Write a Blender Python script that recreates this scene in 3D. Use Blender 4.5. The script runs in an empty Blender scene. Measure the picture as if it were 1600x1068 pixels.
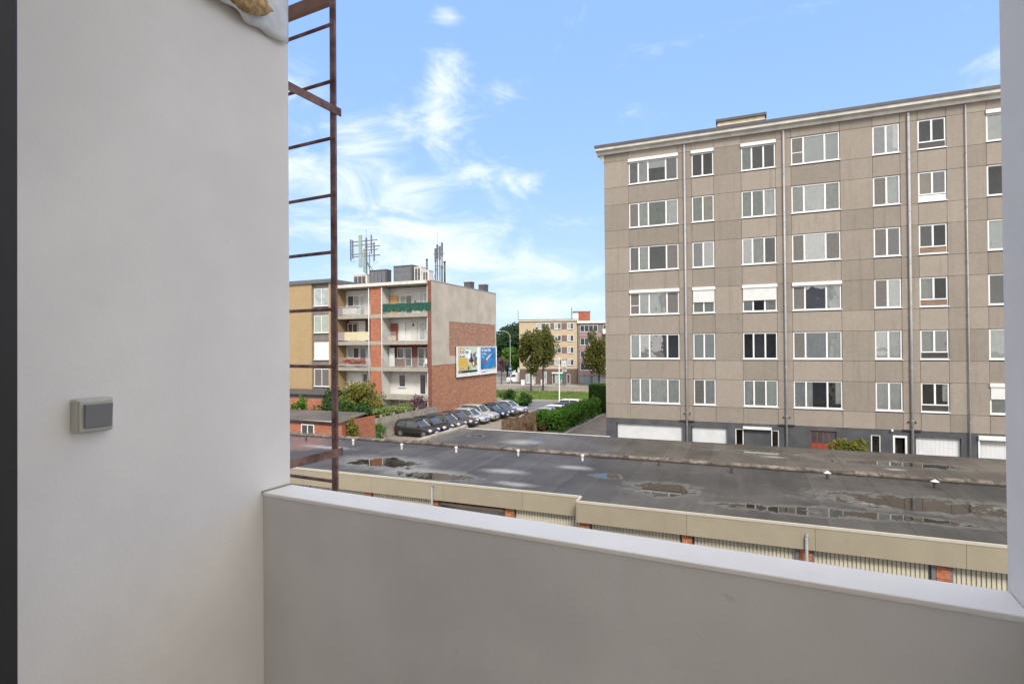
import bpy, math, random
from mathutils import Vector, Matrix
random.seed(7)
R=math.radians
scene=bpy.context.scene
col=scene.collection
EYE=8.0
# ---------------------------------------------------------------- camera
cd=bpy.data.cameras.new('camera'); cam=bpy.data.objects.new('camera',cd); col.objects.link(cam)
cd.sensor_width=36; cd.sensor_fit='HORIZONTAL'; cd.lens=860/1600*36; cd.clip_start=.05; cd.clip_end=3000
cr=((0.92209327,0.01034544,0.38682937),(0.38688771,-0.00432413,-0.92211669),(-0.007867,0.99993714,-0.00798977))
cam.matrix_world=Matrix(((cr[0][0],cr[0][1],cr[0][2],0),(cr[1][0],cr[1][1],cr[1][2],0),(cr[2][0],cr[2][1],cr[2][2],EYE),(0,0,0,1)))
scene.camera=cam
# ---------------------------------------------------------------- light
SUN_EL=R(42); SUN_AZ=R(150)        # azimuth clockwise from +Y: behind the camera, to the right
sd=bpy.data.lights.new('sun','SUN'); sd.energy=2.0; sd.angle=R(14); sd.color=(1,.965,.91)
sun=bpy.data.objects.new('sun',sd); col.objects.link(sun)
sv=Vector((math.sin(SUN_AZ)*math.cos(SUN_EL),math.cos(SUN_AZ)*math.cos(SUN_EL),math.sin(SUN_EL)))
sun.rotation_euler=sv.to_track_quat('Z','Y').to_euler(); sun.location=(20,-30,60)
scene.view_settings.view_transform='Standard'; scene.view_settings.look='None'
scene.view_settings.exposure=1.0; scene.view_settings.gamma=1; scene.view_settings.use_curve_mapping=False
scene.render.engine='CYCLES'
scene.cycles.max_bounces=8; scene.cycles.diffuse_bounces=5; scene.cycles.transparent_max_bounces=12

class NT:
    """small helper to write node trees"""
    def __init__(s,t): s.t=t
    def n(s,kind,**k):
        o=s.t.nodes.new(kind)
        for a,b in k.items(): setattr(o,a,b)
        return o
    def put(s,sock,v):
        if isinstance(v,bpy.types.NodeSocket): s.t.links.new(v,sock)
        else:
            if sock.type=='RGBA' and len(v)==3: v=(*v,1)
            sock.default_value=v
    def math(s,op,a,b=0.,c=None,clamp=False):
        o=s.n('ShaderNodeMath',operation=op,use_clamp=clamp); s.put(o.inputs[0],a); s.put(o.inputs[1],b)
        if c is not None: s.put(o.inputs[2],c)
        return o.outputs[0]
    def vmath(s,op,a,b=(0,0,0)):
        o=s.n('ShaderNodeVectorMath',operation=op); s.put(o.inputs[0],a); s.put(o.inputs[1],b)
        return o.outputs['Value'] if op in('DOT_PRODUCT','LENGTH','DISTANCE') else o.outputs[0]
    def mix(s,f,a,b,bt='MIX'):
        o=s.n('ShaderNodeMix',data_type='RGBA',blend_type=bt); s.put(o.inputs[0],f); s.put(o.inputs[6],a); s.put(o.inputs[7],b); return o.outputs[2]
    def noise(s,vec,scale,detail=4,rough=.55,dist=0.):
        o=s.n('ShaderNodeTexNoise'); s.put(o.inputs['Vector'],vec); o.inputs['Scale'].default_value=scale
        o.inputs['Detail'].default_value=detail; o.inputs['Roughness'].default_value=rough; o.inputs['Distortion'].default_value=dist; return o.outputs[0]
    def ramp(s,f,a,b,smooth=True):
        o=s.n('ShaderNodeMapRange',interpolation_type='SMOOTHSTEP' if smooth else 'LINEAR'); s.put(o.inputs[0],f); o.inputs[1].default_value=a; o.inputs[2].default_value=b; return o.outputs[0]
    def scale(s,vec,v):
        o=s.n('ShaderNodeVectorMath',operation='MULTIPLY'); s.put(o.inputs[0],vec); o.inputs[1].default_value=v; return o.outputs[0]

w=bpy.data.worlds.new('World'); scene.world=w; w.use_nodes=True
W=NT(w.node_tree); w.node_tree.nodes.clear()
sky=W.n('ShaderNodeTexSky',sky_type='NISHITA',sun_disc=False,sun_elevation=SUN_EL,sun_rotation=SUN_AZ,altitude=10,air_density=1.1,dust_density=1.2,ozone_density=1.6)
tc=W.n('ShaderNodeTexCoord'); D=tc.outputs['Generated']
sep=W.n('ShaderNodeSeparateXYZ'); W.put(sep.inputs[0],D)
zz=W.math('MAXIMUM',sep.outputs[2],0.); den=W.math('ADD',zz,.16)
comb=W.n('ShaderNodeCombineXYZ'); W.put(comb.inputs[0],W.math('DIVIDE',sep.outputs[0],den)); W.put(comb.inputs[1],W.math('DIVIDE',sep.outputs[1],den))
P=comb.outputs[0]
n1=W.noise(P,1.5,9,.6,.25)
n2=W.noise(W.scale(D,(6.,6.,14.)),1.0,10,.64,.6)
# cloud banks that stand in fixed directions: (azimuth left of +Y, elevation, half width, half height, weight), degrees
BANKS=[(29.5,24.5,2.6,5.2,.34),(30.5,21,1.4,2.6,.12),(21.8,16.8,2.4,2.0,.32),(23.6,25.4,2.2,1.2,.26),(41,15,8,5,.36),(37,19,4,3,.22),(31,11.5,10,2.4,.34),(20,7.5,9,1.4,.3),(36,6,10,2.5,.26),
       (29,31,1.6,.9,.25),(24,4,18,2.2,.2),(44,25,5,4,.12),(26,17.5,2,1.4,.2),(33,16,4,2,.16),(9,23,4,1.2,.07),(-1,24.5,3,.8,.05),(26,9,9,1.4,.2)]
bank=0.
for az,el,wa,we,k in BANKS:
    a,e=R(az),R(el)
    c=Vector((-math.sin(a)*math.cos(e),math.cos(a)*math.cos(e),math.sin(e))); u=Vector((math.cos(a),math.sin(a),0)); v=c.cross(u)
    if v.z<0: v=-v
    du=W.math('DIVIDE',W.vmath('DOT_PRODUCT',D,tuple(u)),math.radians(wa)); dv=W.math('DIVIDE',W.vmath('DOT_PRODUCT',D,tuple(v)),math.radians(we))
    d2=W.math('ADD',W.math('MULTIPLY',du,du),W.math('MULTIPLY',dv,dv))
    front=W.math('GREATER_THAN',W.vmath('DOT_PRODUCT',D,tuple(c)),0.)
    g=W.math('MULTIPLY',W.math('MULTIPLY',W.math('POWER',2.718,W.math('MULTIPLY',d2,-1.)),k),front)
    bank=W.math('ADD',bank,g)
rear=W.ramp(W.vmath('DOT_PRODUCT',D,(.15,-.50,.85)),.08,.45)           # thicker, brighter cloud overhead and behind the camera, veiling the sun
m=W.math('ADD',W.math('ADD',W.math('MULTIPLY',n1,.3),W.math('MULTIPLY_ADD',n2,1.25,-.275)),W.math('ADD',bank,W.math('MULTIPLY',rear,.6)))
mask=W.math('MULTIPLY',W.math('POWER',W.ramp(m,.56,1.0),1.15),.92)
hz=W.math('POWER',W.math('SUBTRACT',1.,zz),6.)                       # pale air towards the horizon
base=W.mix(W.math('MULTIPLY',hz,.95),W.mix(.8,sky.outputs[0],(1.95,3.35,7.0)),(4.1,5.3,6.5))
skyc=W.mix(mask,base,W.mix(rear,(5.4,5.9,6.4),(9.0,8.6,8.1)))
bg=W.n('ShaderNodeBackground'); W.put(bg.inputs[0],skyc); bg.inputs[1].default_value=.095
out=W.n('ShaderNodeOutputWorld'); w.node_tree.links.new(bg.outputs[0],out.inputs[0])

# ---------------------------------------------------------------- materials
MATS={}
def newmat(name):
    m=bpy.data.materials.new(name); m.use_nodes=True; t=NT(m.node_tree); b=m.node_tree.nodes['Principled BSDF']; MATS[name]=m
    return m,t,b
def pos(t): return t.n('ShaderNodeNewGeometry').outputs['Position']
def bump(t,b,h,dist=.01,strength=.6):
    o=t.n('ShaderNodeBump'); t.put(o.inputs['Height'],h); o.inputs['Distance'].default_value=dist; o.inputs['Strength'].default_value=strength
    t.put(b.inputs['Normal'],o.outputs[0])
def mul(c,k): return tuple(min(1,x*k) for x in c)
def surf(name,c,rough=.7,var=.15,scale=3.,bm=.0,bscale=40.,metal=0.,spec=.5,c2=None,streak=0.,rnd=0.,coat=0.,specks=0.):
    m,t,b=newmat(name); p=pos(t)
    n=t.noise(p,scale,5,.6)
    f=t.ramp(n,.3,.7)
    colr=t.mix(f,mul(c,1-var),c2 if c2 else mul(c,1+var))
    if streak:
        s=t.noise(t.scale(p,(3.,3.,.25)),1.3,5,.65)
        colr=t.mix(t.math('MULTIPLY',t.ramp(s,.5,.75),streak),colr,mul(c,.45))
    if specks:
        sp=t.ramp(t.noise(p,11.,4,.75),.70,.74); s2=t.noise(t.scale(p,(6.,6.,.8)),1.,5,.7)
        colr=t.mix(t.math('MULTIPLY',sp,specks),colr,mul(c,.35)); colr=t.mix(t.math('MULTIPLY',t.ramp(s2,.5,.75),specks*.22),colr,mul(c,.6))
    if rnd:
        oi=t.n('ShaderNodeObjectInfo'); hv=t.n('ShaderNodeHueSaturation'); t.put(hv.inputs['Color'],colr)
        t.put(hv.inputs['Value'],t.math('MULTIPLY_ADD',oi.outputs['Random'],rnd*2,1-rnd)); colr=hv.outputs[0]
    t.put(b.inputs['Base Color'],colr); b.inputs['Roughness'].default_value=rough; b.inputs['Metallic'].default_value=metal
    b.inputs['Specular IOR Level'].default_value=spec; b.inputs['Coat Weight'].default_value=coat
    if bm: bump(t,b,t.noise(p,bscale,4,.6),bm)
    return m
def brick(name,c1,c2,mortar,bw=.21,bh=.065,patch=.25):
    m,t,b=newmat(name); s=t.n('ShaderNodeSeparateXYZ'); p=pos(t); t.put(s.inputs[0],p)
    cb=t.n('ShaderNodeCombineXYZ'); t.put(cb.inputs[0],t.math('ADD',s.outputs[0],s.outputs[1])); t.put(cb.inputs[1],s.outputs[2])
    k=t.n('ShaderNodeTexBrick'); t.put(k.inputs['Vector'],cb.outputs[0]); t.put(k.inputs['Color1'],c1); t.put(k.inputs['Color2'],c2); t.put(k.inputs['Mortar'],mortar)
    k.inputs['Scale'].default_value=1; k.inputs['Mortar Size'].default_value=.008; k.inputs['Brick Width'].default_value=bw; k.inputs['Row Height'].default_value=bh+.01
    k.inputs['Bias'].default_value=-.1
    n=t.ramp(t.noise(p,.8,5,.6),.35,.7); n2=t.ramp(t.noise(p,5.,4,.7),.4,.75)
    c=t.mix(t.math('MULTIPLY',n,patch),k.outputs[0],mul(c1,.55)); c=t.mix(t.math('MULTIPLY',n2,patch),c,mul(c2,1.7)); n3=t.ramp(t.noise(t.scale(p,(1,1,3.2)),1.9,4,.85),.44,.58); c=t.mix(t.math('MULTIPLY',n3,patch*1.6),c,mul(c1,1.6))
    t.put(b.inputs['Base Color'],c); b.inputs['Roughness'].default_value=.85
    bump(t,b,t.math('SUBTRACT',1.,k.outputs['Fac']),.006,.7)
    return m

surf('white_render',(.83,.80,.76),.75,.05,2.2,.0012,130,spec=.3,specks=.10)
surf('parapet_shaded',(.72,.705,.68),.7,.06,2.6,.0012,110,spec=.3,specks=.18)  # white render toned down: shade of the parapet's inner face put into the colour
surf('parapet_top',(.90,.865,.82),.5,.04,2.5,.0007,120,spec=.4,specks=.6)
surf('charcoal_frame',(.022,.021,.022),.45,.1,3)
surf('switch_ivory',(.50,.50,.43),.4,.03)
surf('switch_grey',(.20,.20,.205),.38,.03)
surf('plastic_sheet',(.80,.80,.78),.3,.06,14,.003,40,c2=(.62,.62,.6))
surf('foam',(.45,.30,.14),.9,.45,45,.006,90)
surf('rusty_steel',(.20,.080,.062),.6,.4,14,.0015,90,c2=(.31,.18,.15))
surf('brown_board',(.33,.17,.11),.6,.15,6)
surf('wood_brown',(.085,.05,.028),.8,.35,3,c2=(.14,.085,.05),rnd=.2)
surf('concrete_floor',(.42,.40,.36),.8)
# exposed aggregate panel
m,t,b=newmat('aggregate'); p=pos(t)
n=t.ramp(t.noise(p,.55,6,.65),.3,.72); f=t.noise(p,22.,5,.75); v=t.n('ShaderNodeTexVoronoi'); t.put(v.inputs['Vector'],p); v.inputs['Scale'].default_value=26
c=t.mix(n,(.205,.172,.130),(.32,.272,.208)); n4=t.noise(p,6.,5,.75); c=t.mix(t.math('MULTIPLY',t.ramp(n4,.42,.64),.7),c,(.125,.100,.075)); c=t.mix(t.math('MULTIPLY',t.ramp(t.noise(p,2.1,5,.7),.48,.66),.5),c,(.33,.285,.23)); c=t.mix(t.math('MULTIPLY',t.ramp(f,.35,.7),.45),c,(.11,.088,.066)); c=t.mix(t.math('MULTIPLY',t.ramp(v.outputs[0],.0,.35),.25),(.24,.21,.18),c)
st=t.noise(t.scale(p,(3.2,3.2,.2)),1.1,6,.7); c=t.mix(t.math('MULTIPLY',t.ramp(st,.5,.75),.28),c,(.072,.058,.045))
oi=t.n('ShaderNodeObjectInfo'); hv=t.n('ShaderNodeHueSaturation'); t.put(hv.inputs['Color'],c); t.put(hv.inputs['Value'],t.math('MULTIPLY_ADD',oi.outputs['Random'],.26,.87))
t.put(b.inputs['Base Color'],hv.outputs[0]); b.inputs['Roughness'].default_value=.9; bump(t,b,n4,.02,.6)
surf('joint_dark',(.09,.075,.06),.9)
surf('room_dark',(.075,.07,.065),.9)
surf('slate',(.058,.062,.072),.55,.2,1.5,.001,30,rnd=.12,c2=(.075,.078,.085))
surf('penthouse_brick',(.24,.075,.04),.8,.2,2)
surf('eave_white',(.56,.54,.50),.7,.12,2,streak=.2)
surf('roof_edge',(.062,.06,.06),.6,.15)
surf('cream_clad',(.38,.32,.22),.7,.2,3,streak=.3)
surf('window_white',(.66,.66,.66),.35,.04,3)
surf('shutter_white',(.62,.62,.61),.45,.05,3)
surf('white_door',(.56,.57,.58),.5,.06,2,streak=.05)
surf('screen_grey',(.115,.105,.098),.7,.12,8)
surf('curtain_light',(.86,.86,.82),.9,.08,4)
surf('curtain_grey',(.60,.60,.55),.9,.1,4)
surf('curtain_green',(.30,.34,.29),.9,.12,4)
surf('curtain_beige',(.62,.52,.42),.9,.08,4)
surf('blind_white',(.72,.73,.72),.8,.04,4)
surf('vent_dark',(.035,.03,.028),.5)
surf('vent_brown',(.19,.115,.08),.6)
surf('zinc',(.33,.33,.34),.5,.12,4,streak=.25)
surf('pipe_grey',(.20,.21,.22),.5,.15,4)
surf('dark_pipe',(.05,.045,.045),.5,.1)
surf('red_door',(.26,.045,.03),.5,.1)
surf('lamp_white',(.8,.79,.75),.4)
# glass: reflects by angle, else lets through
m,t,b=newmat('glass'); m.node_tree.nodes.remove(b)
tr=t.n('ShaderNodeBsdfTransparent'); tr.inputs[0].default_value=(.93,.95,.95,1); gl=t.n('ShaderNodeBsdfGlossy'); gl.inputs['Roughness'].default_value=.015
fr=t.n('ShaderNodeFresnel'); fr.inputs[0].default_value=1.5; ms=t.n('ShaderNodeMixShader'); oi=t.n('ShaderNodeObjectInfo'); t.put(ms.inputs[0],t.math('ADD',fr.outputs[0],t.math('MULTIPLY',t.math('POWER',oi.outputs['Random'],3.),.22),clamp=True))
bn=t.n('ShaderNodeBump'); t.put(bn.inputs['Height'],t.noise(pos(t),.9,2)); bn.inputs['Distance'].default_value=.03; bn.inputs['Strength'].default_value=.5; t.put(gl.inputs['Normal'],bn.outputs[0])
m.node_tree.links.new(tr.outputs[0],ms.inputs[1]); m.node_tree.links.new(gl.outputs[0],ms.inputs[2])
m.node_tree.links.new(ms.outputs[0],m.node_tree.nodes['Material Output'].inputs[0])
surf('far_glass',(.05,.055,.06),.08,.3,1.2,spec=.8)
surf('far_glass_pale',(.30,.34,.34),.15,.25,1.5,spec=.6)
# felt roof with puddles
def felt(name,c,pud,dust,red=None):
    m,t,b=newmat(name); p=pos(t); s=t.n('ShaderNodeSeparateXYZ'); t.put(s.inputs[0],p)
    nz=t.noise(p,1.3,7,.7,.7); wob=t.math('MULTIPLY_ADD',nz,1.7,-.85)
    def ell(x,y,a,bb):
        u=t.math('DIVIDE',t.math('SUBTRACT',s.outputs[0],x),a); v=t.math('DIVIDE',t.math('SUBTRACT',s.outputs[1],y),bb)
        return t.math('SQRT',t.math('ADD',t.math('MULTIPLY',u,u),t.math('MULTIPLY',v,v)))
    big=t.ramp(t.noise(p,.35,6,.6,.4),.35,.68); fine=t.noise(p,60.,3,.6)
    colr=t.mix(big,mul(c,.72),mul(c,1.4)); st=t.noise(t.scale(p,(2.5,.22,1)),1.,5,.65); colr=t.mix(t.math('MULTIPLY',t.ramp(st,.5,.72),.35),colr,mul(c,1.9))
    oi=t.n('ShaderNodeObjectInfo'); hv=t.n('ShaderNodeHueSaturation'); t.put(hv.inputs['Color'],colr); t.put(hv.inputs['Value'],t.math('MULTIPLY_ADD',oi.outputs['Random'],.40,.80)); colr=hv.outputs[0]
    if red:
        d=t.math('ADD',ell(*red),wob); colr=t.mix(t.math('MULTIPLY',t.math('SUBTRACT',1.,t.ramp(d,.75,1.1)),.75),colr,(.17,.085,.07))
    for e in dust:
        d=t.math('ADD',ell(*e),t.math('MULTIPLY',wob,.5)); colr=t.mix(t.math('MULTIPLY',t.math('SUBTRACT',1.,t.ramp(d,.1,1.1)),.55),colr,(.36,.36,.35))
    wet=None; rim=None
    for e in pud:
        d=t.math('ADD',ell(*e),t.math('MULTIPLY',wob,1.9)); w_=t.math('SUBTRACT',1.,t.ramp(d,.86,.92)); r_=t.math('SUBTRACT',1.,t.ramp(d,1.0,1.5))
        wet=w_ if wet is None else t.math('MAXIMUM',wet,w_); rim=r_ if rim is None else t.math('MAXIMUM',rim,r_)
    damp=t.ramp(t.noise(p,.55,6,.7,1.2),.57,.66)
    colr=t.mix(t.math('MULTIPLY',damp,.6),colr,mul(c,.45))
    colr=t.mix(t.math('MULTIPLY',rim,.55),colr,(.13,.127,.12)); colr=t.mix(wet,colr,(.018,.015,.012))
    t.put(b.inputs['Base Color'],colr)
    ro=t.math('SUBTRACT',.62,t.math('MULTIPLY',damp,.33)); ro=t.math('MULTIPLY',ro,t.math('SUBTRACT',1.,wet)); t.put(b.inputs['Roughness'],t.math('ADD',ro,.03))
    bump(t,b,t.math('MULTIPLY',t.math('ADD',fine,t.math('MULTIPLY',nz,3.)),t.math('SUBTRACT',1.,wet)),.004,.5)
    return m
felt('felt_near',(.046,.042,.039),[(-14.2,19.6,1.7,.95),(-10.8,18.2,1.7,.5),(-2.6,19.4,1.0,.9),(1.2,18.15,2.0,.32),(4.9,20.3,2.4,.9),(3.5,18.5,2.2,.35),(-4.8,20.6,.5,.3)],
     [(-6.3,21.5,.9,.5),(-8.7,19.9,1.2,.5),(-11.6,18.5,2.6,1.),(-14.2,19.7,2.8,1.5),(-19.,21.6,2.,.5),(6.4,20.5,1.0,.5),(3.7,19.9,.8,.3),(-7.6,18.2,1.,.4)],red=(-21.8,21.8,2.6,2.6))
felt('felt_far',(.066,.057,.047),[(.5,27.3,1.6,.35),(-13.6,27.2,.5,.35),(6.,26.6,2.4,.5)],[(-10.4,26.2,1.3,1.),(1.2,26.5,.7,.3),(5.4,25.5,.5,.3)])
surf('ridge_tile',(.085,.065,.052),.85,.4,4,.004,30,c2=(.18,.15,.125),rnd=.35)
surf('beige_metal',(.265,.228,.165),.5,.04,2,rnd=.04,streak=.08)
surf('beige_trim',(.40,.37,.30),.5,.05,3)
surf('cream_door',(.48,.44,.34),.55,.06,2,streak=.15)
surf('orange_brick',(.38,.12,.055),.8,.3,14,.002,60,rnd=.3,c2=(.47,.17,.08))
surf('mortar',(.33,.30,.27),.9)
surf('lead',(.13,.13,.14),.5)
surf('pvc_white',(.52,.51,.49),.5)
brick('gable_brick',(.34,.145,.075),(.225,.085,.045),(.33,.26,.20),patch=.4)
brick('patch_brick',(.30,.15,.095),(.20,.09,.055),(.29,.23,.19),patch=.45)
brick('pier_brick',(.34,.115,.06),(.26,.085,.045),(.22,.15,.11))
brick('brown_brick',(.10,.066,.05),(.075,.05,.04),(.12,.10,.09))
brick('dark_red_brick',(.17,.055,.035),(.12,.04,.03),(.14,.09,.07))
brick('ochre_brick',(.33,.235,.125),(.29,.20,.105),(.34,.25,.14),patch=.12)
brick('sand_brick',(.41,.33,.23),(.37,.29,.20),(.46,.36,.24),patch=.12)
surf('plaster',(.44,.385,.32),.9,.12,.5,.004,12,streak=.25)
surf('white_wall',(.56,.545,.52),.8,.06,1,streak=.1)
surf('slab_grey',(.30,.285,.24),.85,.12,2,streak=.2)
surf('strip_grey',(.16,.145,.135),.8,.15,2)
surf('green_tarp',(.005,.060,.038),.7,.35,3,.02,3)
surf('orange_panel',(.56,.32,.14),.7,.1)
surf('beige_panel',(.52,.46,.31),.7,.08)
surf('mauve_panel',(.30,.25,.26),.7,.08)
surf('red_brown_panel',(.20,.055,.035),.6,.1)
surf('railing_grey',(.34,.34,.34),.5)
surf('pink_panel',(.27,.165,.17),.7,.1)
surf('brown_panel',(.14,.10,.085),.7,.1)
surf('garage_blue',(.20,.24,.28),.6,.08)
surf('antenna_green',(.25,.31,.26),.5)
surf('steel_grey',(.10,.105,.12),.5,.15)
surf('cabinet_dark',(.07,.065,.07),.6)
surf('cabinet_grey',(.50,.49,.46),.55,.12,3)
surf('yellow_poster',(.62,.40,.05),.5,.05); surf('blue_poster',(.008,.14,.42),.4,.3,.7,c2=(.006,.26,.62)); surf('pale_poster',(.50,.62,.46),.5,.1)
surf('poster_black',(.015,.015,.02),.5); surf('poster_white',(.8,.8,.8),.5); surf('poster_red',(.38,.06,.06),.5); surf('poster_tan',(.45,.29,.12),.5,.2,3); surf('poster_green',(.03,.17,.07),.5)
surf('fence_concrete',(.27,.245,.205),.9,.25,1.5,.004,20,streak=.35,rnd=.1)
surf('asphalt',(.13,.125,.12),.75,.15,.6,.003,60)
surf('yard',(.27,.235,.185),.85,.25,.35,.003,40,c2=(.21,.18,.145))
surf('drive',(.17,.135,.11),.85,.2,.5,.003,40)
surf('pavement',(.27,.25,.225),.85,.15,.5)
surf('kerb',(.30,.27,.23),.85,.12)
surf('grass',(.085,.15,.025),.95,.35,.25,.03,6,c2=(.15,.215,.04))
surf('road_paint',(.6,.6,.58),.7)
surf('tree_bark',(.06,.045,.035),.9,.2,4)
def leafm(name,c1,c2,c3):
    m,t,b=newmat(name); p=pos(t); f=t.noise(p,1.3,3,.6); g=t.noise(p,9.,2,.6)
    c=t.mix(t.ramp(f,.35,.65),c1,c2); c=t.mix(t.math('MULTIPLY',t.ramp(g,.55,.8),.7),c,c3); t.put(b.inputs['Base Color'],c); b.inputs['Roughness'].default_value=.6
    b.inputs['Specular IOR Level'].default_value=.25
    tl=t.n('ShaderNodeBsdfTranslucent'); t.put(tl.inputs[0],c); mx=t.n('ShaderNodeMixShader'); mx.inputs[0].default_value=.35
    o=m.node_tree.nodes['Material Output']; m.node_tree.links.new(b.outputs[0],mx.inputs[1]); m.node_tree.links.new(tl.outputs[0],mx.inputs[2]); m.node_tree.links.new(mx.outputs[0],o.inputs[0])
leafm('leaf_bright',(.045,.125,.010),(.085,.19,.018),(.15,.25,.035))
leafm('leaf_dark',(.022,.062,.012),(.04,.095,.018),(.07,.13,.025))
leafm('leaf_olive',(.065,.085,.016),(.12,.115,.025),(.19,.15,.04))
leafm('leaf_yellow',(.12,.14,.02),(.20,.18,.035),(.10,.14,.02))
leafm('leaf_brown',(.11,.065,.03),(.15,.09,.045),(.07,.05,.02))
leafm('leaf_far',(.022,.055,.022),(.04,.085,.03),(.07,.11,.035))
leafm('leaf_purple',(.12,.07,.09),(.20,.12,.15),(.08,.04,.05))
leafm('petal',(.14,.20,.05),(.22,.26,.10),(.50,.42,.38))
def paint(name,c,metal=.5): surf(name,c,.38,.03,metal=metal*.6,coat=.25)
paint('car_charcoal',(.028,.026,.028)); paint('car_black',(.010,.010,.012)); paint('car_grey',(.075,.07,.075)); paint('car_silver',(.42,.42,.44),.7)
paint('car_beige',(.40,.38,.36),.6); paint('car_maroon',(.075,.04,.045)); paint('car_white',(.72,.72,.73),.0); paint('car_dark_blue',(.02,.025,.04))
surf('car_glass',(.06,.07,.07),.2,.3,1.5,spec=.4); surf('tyre',(.018,.018,.018),.8); surf('rim',(.35,.35,.37),.35,metal=.8); surf('headlamp',(.6,.62,.65),.1,spec=.9)
surf('taillamp',(.25,.01,.01),.2); surf('car_trim',(.02,.02,.02),.5); surf('plate',(.65,.65,.62),.5)
surf('sign_blue',(.01,.10,.42),.4); surf('sign_green',(.02,.22,.13),.4); surf('box_white',(.68,.68,.66),.5); surf('house_white',(.62,.60,.58),.8)
M=MATS

# ---------------------------------------------------------------- mesh helpers
ORG={}
class MB:
    def __init__(s): s.v=[]; s.f=[]
    def box(s,x0,x1,y0,y1,z0,z1):
        if x0>x1:x0,x1=x1,x0
        if y0>y1:y0,y1=y1,y0
        if z0>z1:z0,z1=z1,z0
        i=len(s.v); s.v+=[(x0,y0,z0),(x1,y0,z0),(x1,y1,z0),(x0,y1,z0),(x0,y0,z1),(x1,y0,z1),(x1,y1,z1),(x0,y1,z1)]
        s.f+=[(i,i+3,i+2,i+1),(i+4,i+5,i+6,i+7),(i,i+1,i+5,i+4),(i+1,i+2,i+6,i+5),(i+2,i+3,i+7,i+6),(i+3,i,i+4,i+7)]; return s
    def quad(s,a,b,c,d): i=len(s.v); s.v+=[a,b,c,d]; s.f.append((i,i+1,i+2,i+3)); return s
    def tube(s,p0,p1,r,n=8,r1=None):
        p0=Vector(p0);p1=Vector(p1);d=(p1-p0).normalized(); u=d.orthogonal().normalized(); w_=d.cross(u); r1=r if r1 is None else r1; i=len(s.v)
        for k in range(n):
            a=2*math.pi*k/n; o=u*math.cos(a)+w_*math.sin(a); s.v.append(tuple(p0+o*r)); s.v.append(tuple(p1+o*r1))
        for k in range(n):
            a=i+2*k;b=i+2*((k+1)%n); s.f.append((a,b,b+1,a+1))
        s.f.append(tuple(i+2*k for k in range(n))[::-1]); s.f.append(tuple(i+2*k+1 for k in range(n))); return s
    def prism(s,poly,axis,a,b):
        """poly: 2-D points; axis 'x': (y,z) 'y': (x,z) 'z': (x,y)"""
        def P_(q,t): return {'x':(t,q[0],q[1]),'y':(q[0],t,q[1]),'z':(q[0],q[1],t)}[axis]
        i=len(s.v); n=len(poly)
        for q in poly: s.v.append(P_(q,a))
        for q in poly: s.v.append(P_(q,b))
        s.f.append(tuple(range(i,i+n))[::-1]); s.f.append(tuple(range(i+n,i+2*n)))
        for k in range(n): s.f.append((i+k,i+(k+1)%n,i+n+(k+1)%n,i+n+k))
        return s
    def build(s,name,mat,parent=None,smooth=False,bevel=0,label=None,kind=None):
        lo=[min(v[k] for v in s.v) for k in range(3)]; hi=[max(v[k] for v in s.v) for k in range(3)]
        c=((lo[0]+hi[0])/2,(lo[1]+hi[1])/2,(lo[2]+hi[2])/2 if parent else lo[2])
        me=bpy.data.meshes.new(name); me.from_pydata([(v[0]-c[0],v[1]-c[1],v[2]-c[2]) for v in s.v],[],s.f); me.update()
        me.materials.append(M[mat])
        if smooth: me.polygons.foreach_set('use_smooth',[True]*len(me.polygons))
        return link(name,me,c,parent,bevel,label,kind)
def link(name,me,c,parent=None,bevel=0,label=None,kind=None):
    o=bpy.data.objects.new(name,me); col.objects.link(o); ORG[o.name]=c
    if parent:
        o.parent=parent; q=ORG[parent.name]; o.location=(c[0]-q[0],c[1]-q[1],c[2]-q[2])
    else: o.location=c
    if bevel:
        b=o.modifiers.new('bevel','BEVEL'); b.width=bevel; b.segments=2
    if label: o['label']=label
    if kind: o['kind']=kind
    return o
CACHE={}
def cbox(name,mat,parent,x0,x1,y0,y1,z0,z1,label=None):
    """box part; alike boxes share one mesh"""
    d=tuple(round(abs(a),4) for a in(x1-x0,y1-y0,z1-z0)); k=(d,mat)
    if k not in CACHE:
        t_=MB().box(-d[0]/2,d[0]/2,-d[1]/2,d[1]/2,-d[2]/2,d[2]/2); me=bpy.data.meshes.new(name); me.from_pydata(t_.v,[],t_.f); me.update(); me.materials.append(M[mat]); CACHE[k]=me
    return link(name,CACHE[k],((x0+x1)/2,(y0+y1)/2,(z0+z1)/2),parent,0,label)
def tag(o,label,cat,group=None):
    o['label']=label; o['category']=cat
    if group: o['group']=group
    return o
def thing(name,label,cat,loc=(0,0,0),rz=0.,group=None):
    """Empty at the thing's base; its parts are then built in its own coordinates"""
    o=bpy.data.objects.new(name,None); col.objects.link(o); o.location=loc; o.rotation_euler=(0,0,rz); o.empty_display_size=.3
    ORG[o.name]=(0,0,0); return tag(o,label,cat,group)
def copy_tree(o,parent=None):
    c=o.copy(); col.objects.link(c); ORG[c.name]=ORG[o.name]
    if parent: c.parent=parent
    for ch in list(KIDS.get(o.name,[])): copy_tree(ch,c)
    return c
KIDS={}
def index_kids():
    KIDS.clear()
    for o in col.objects:
        if o.parent: KIDS.setdefault(o.parent.name,[]).append(o)

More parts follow.
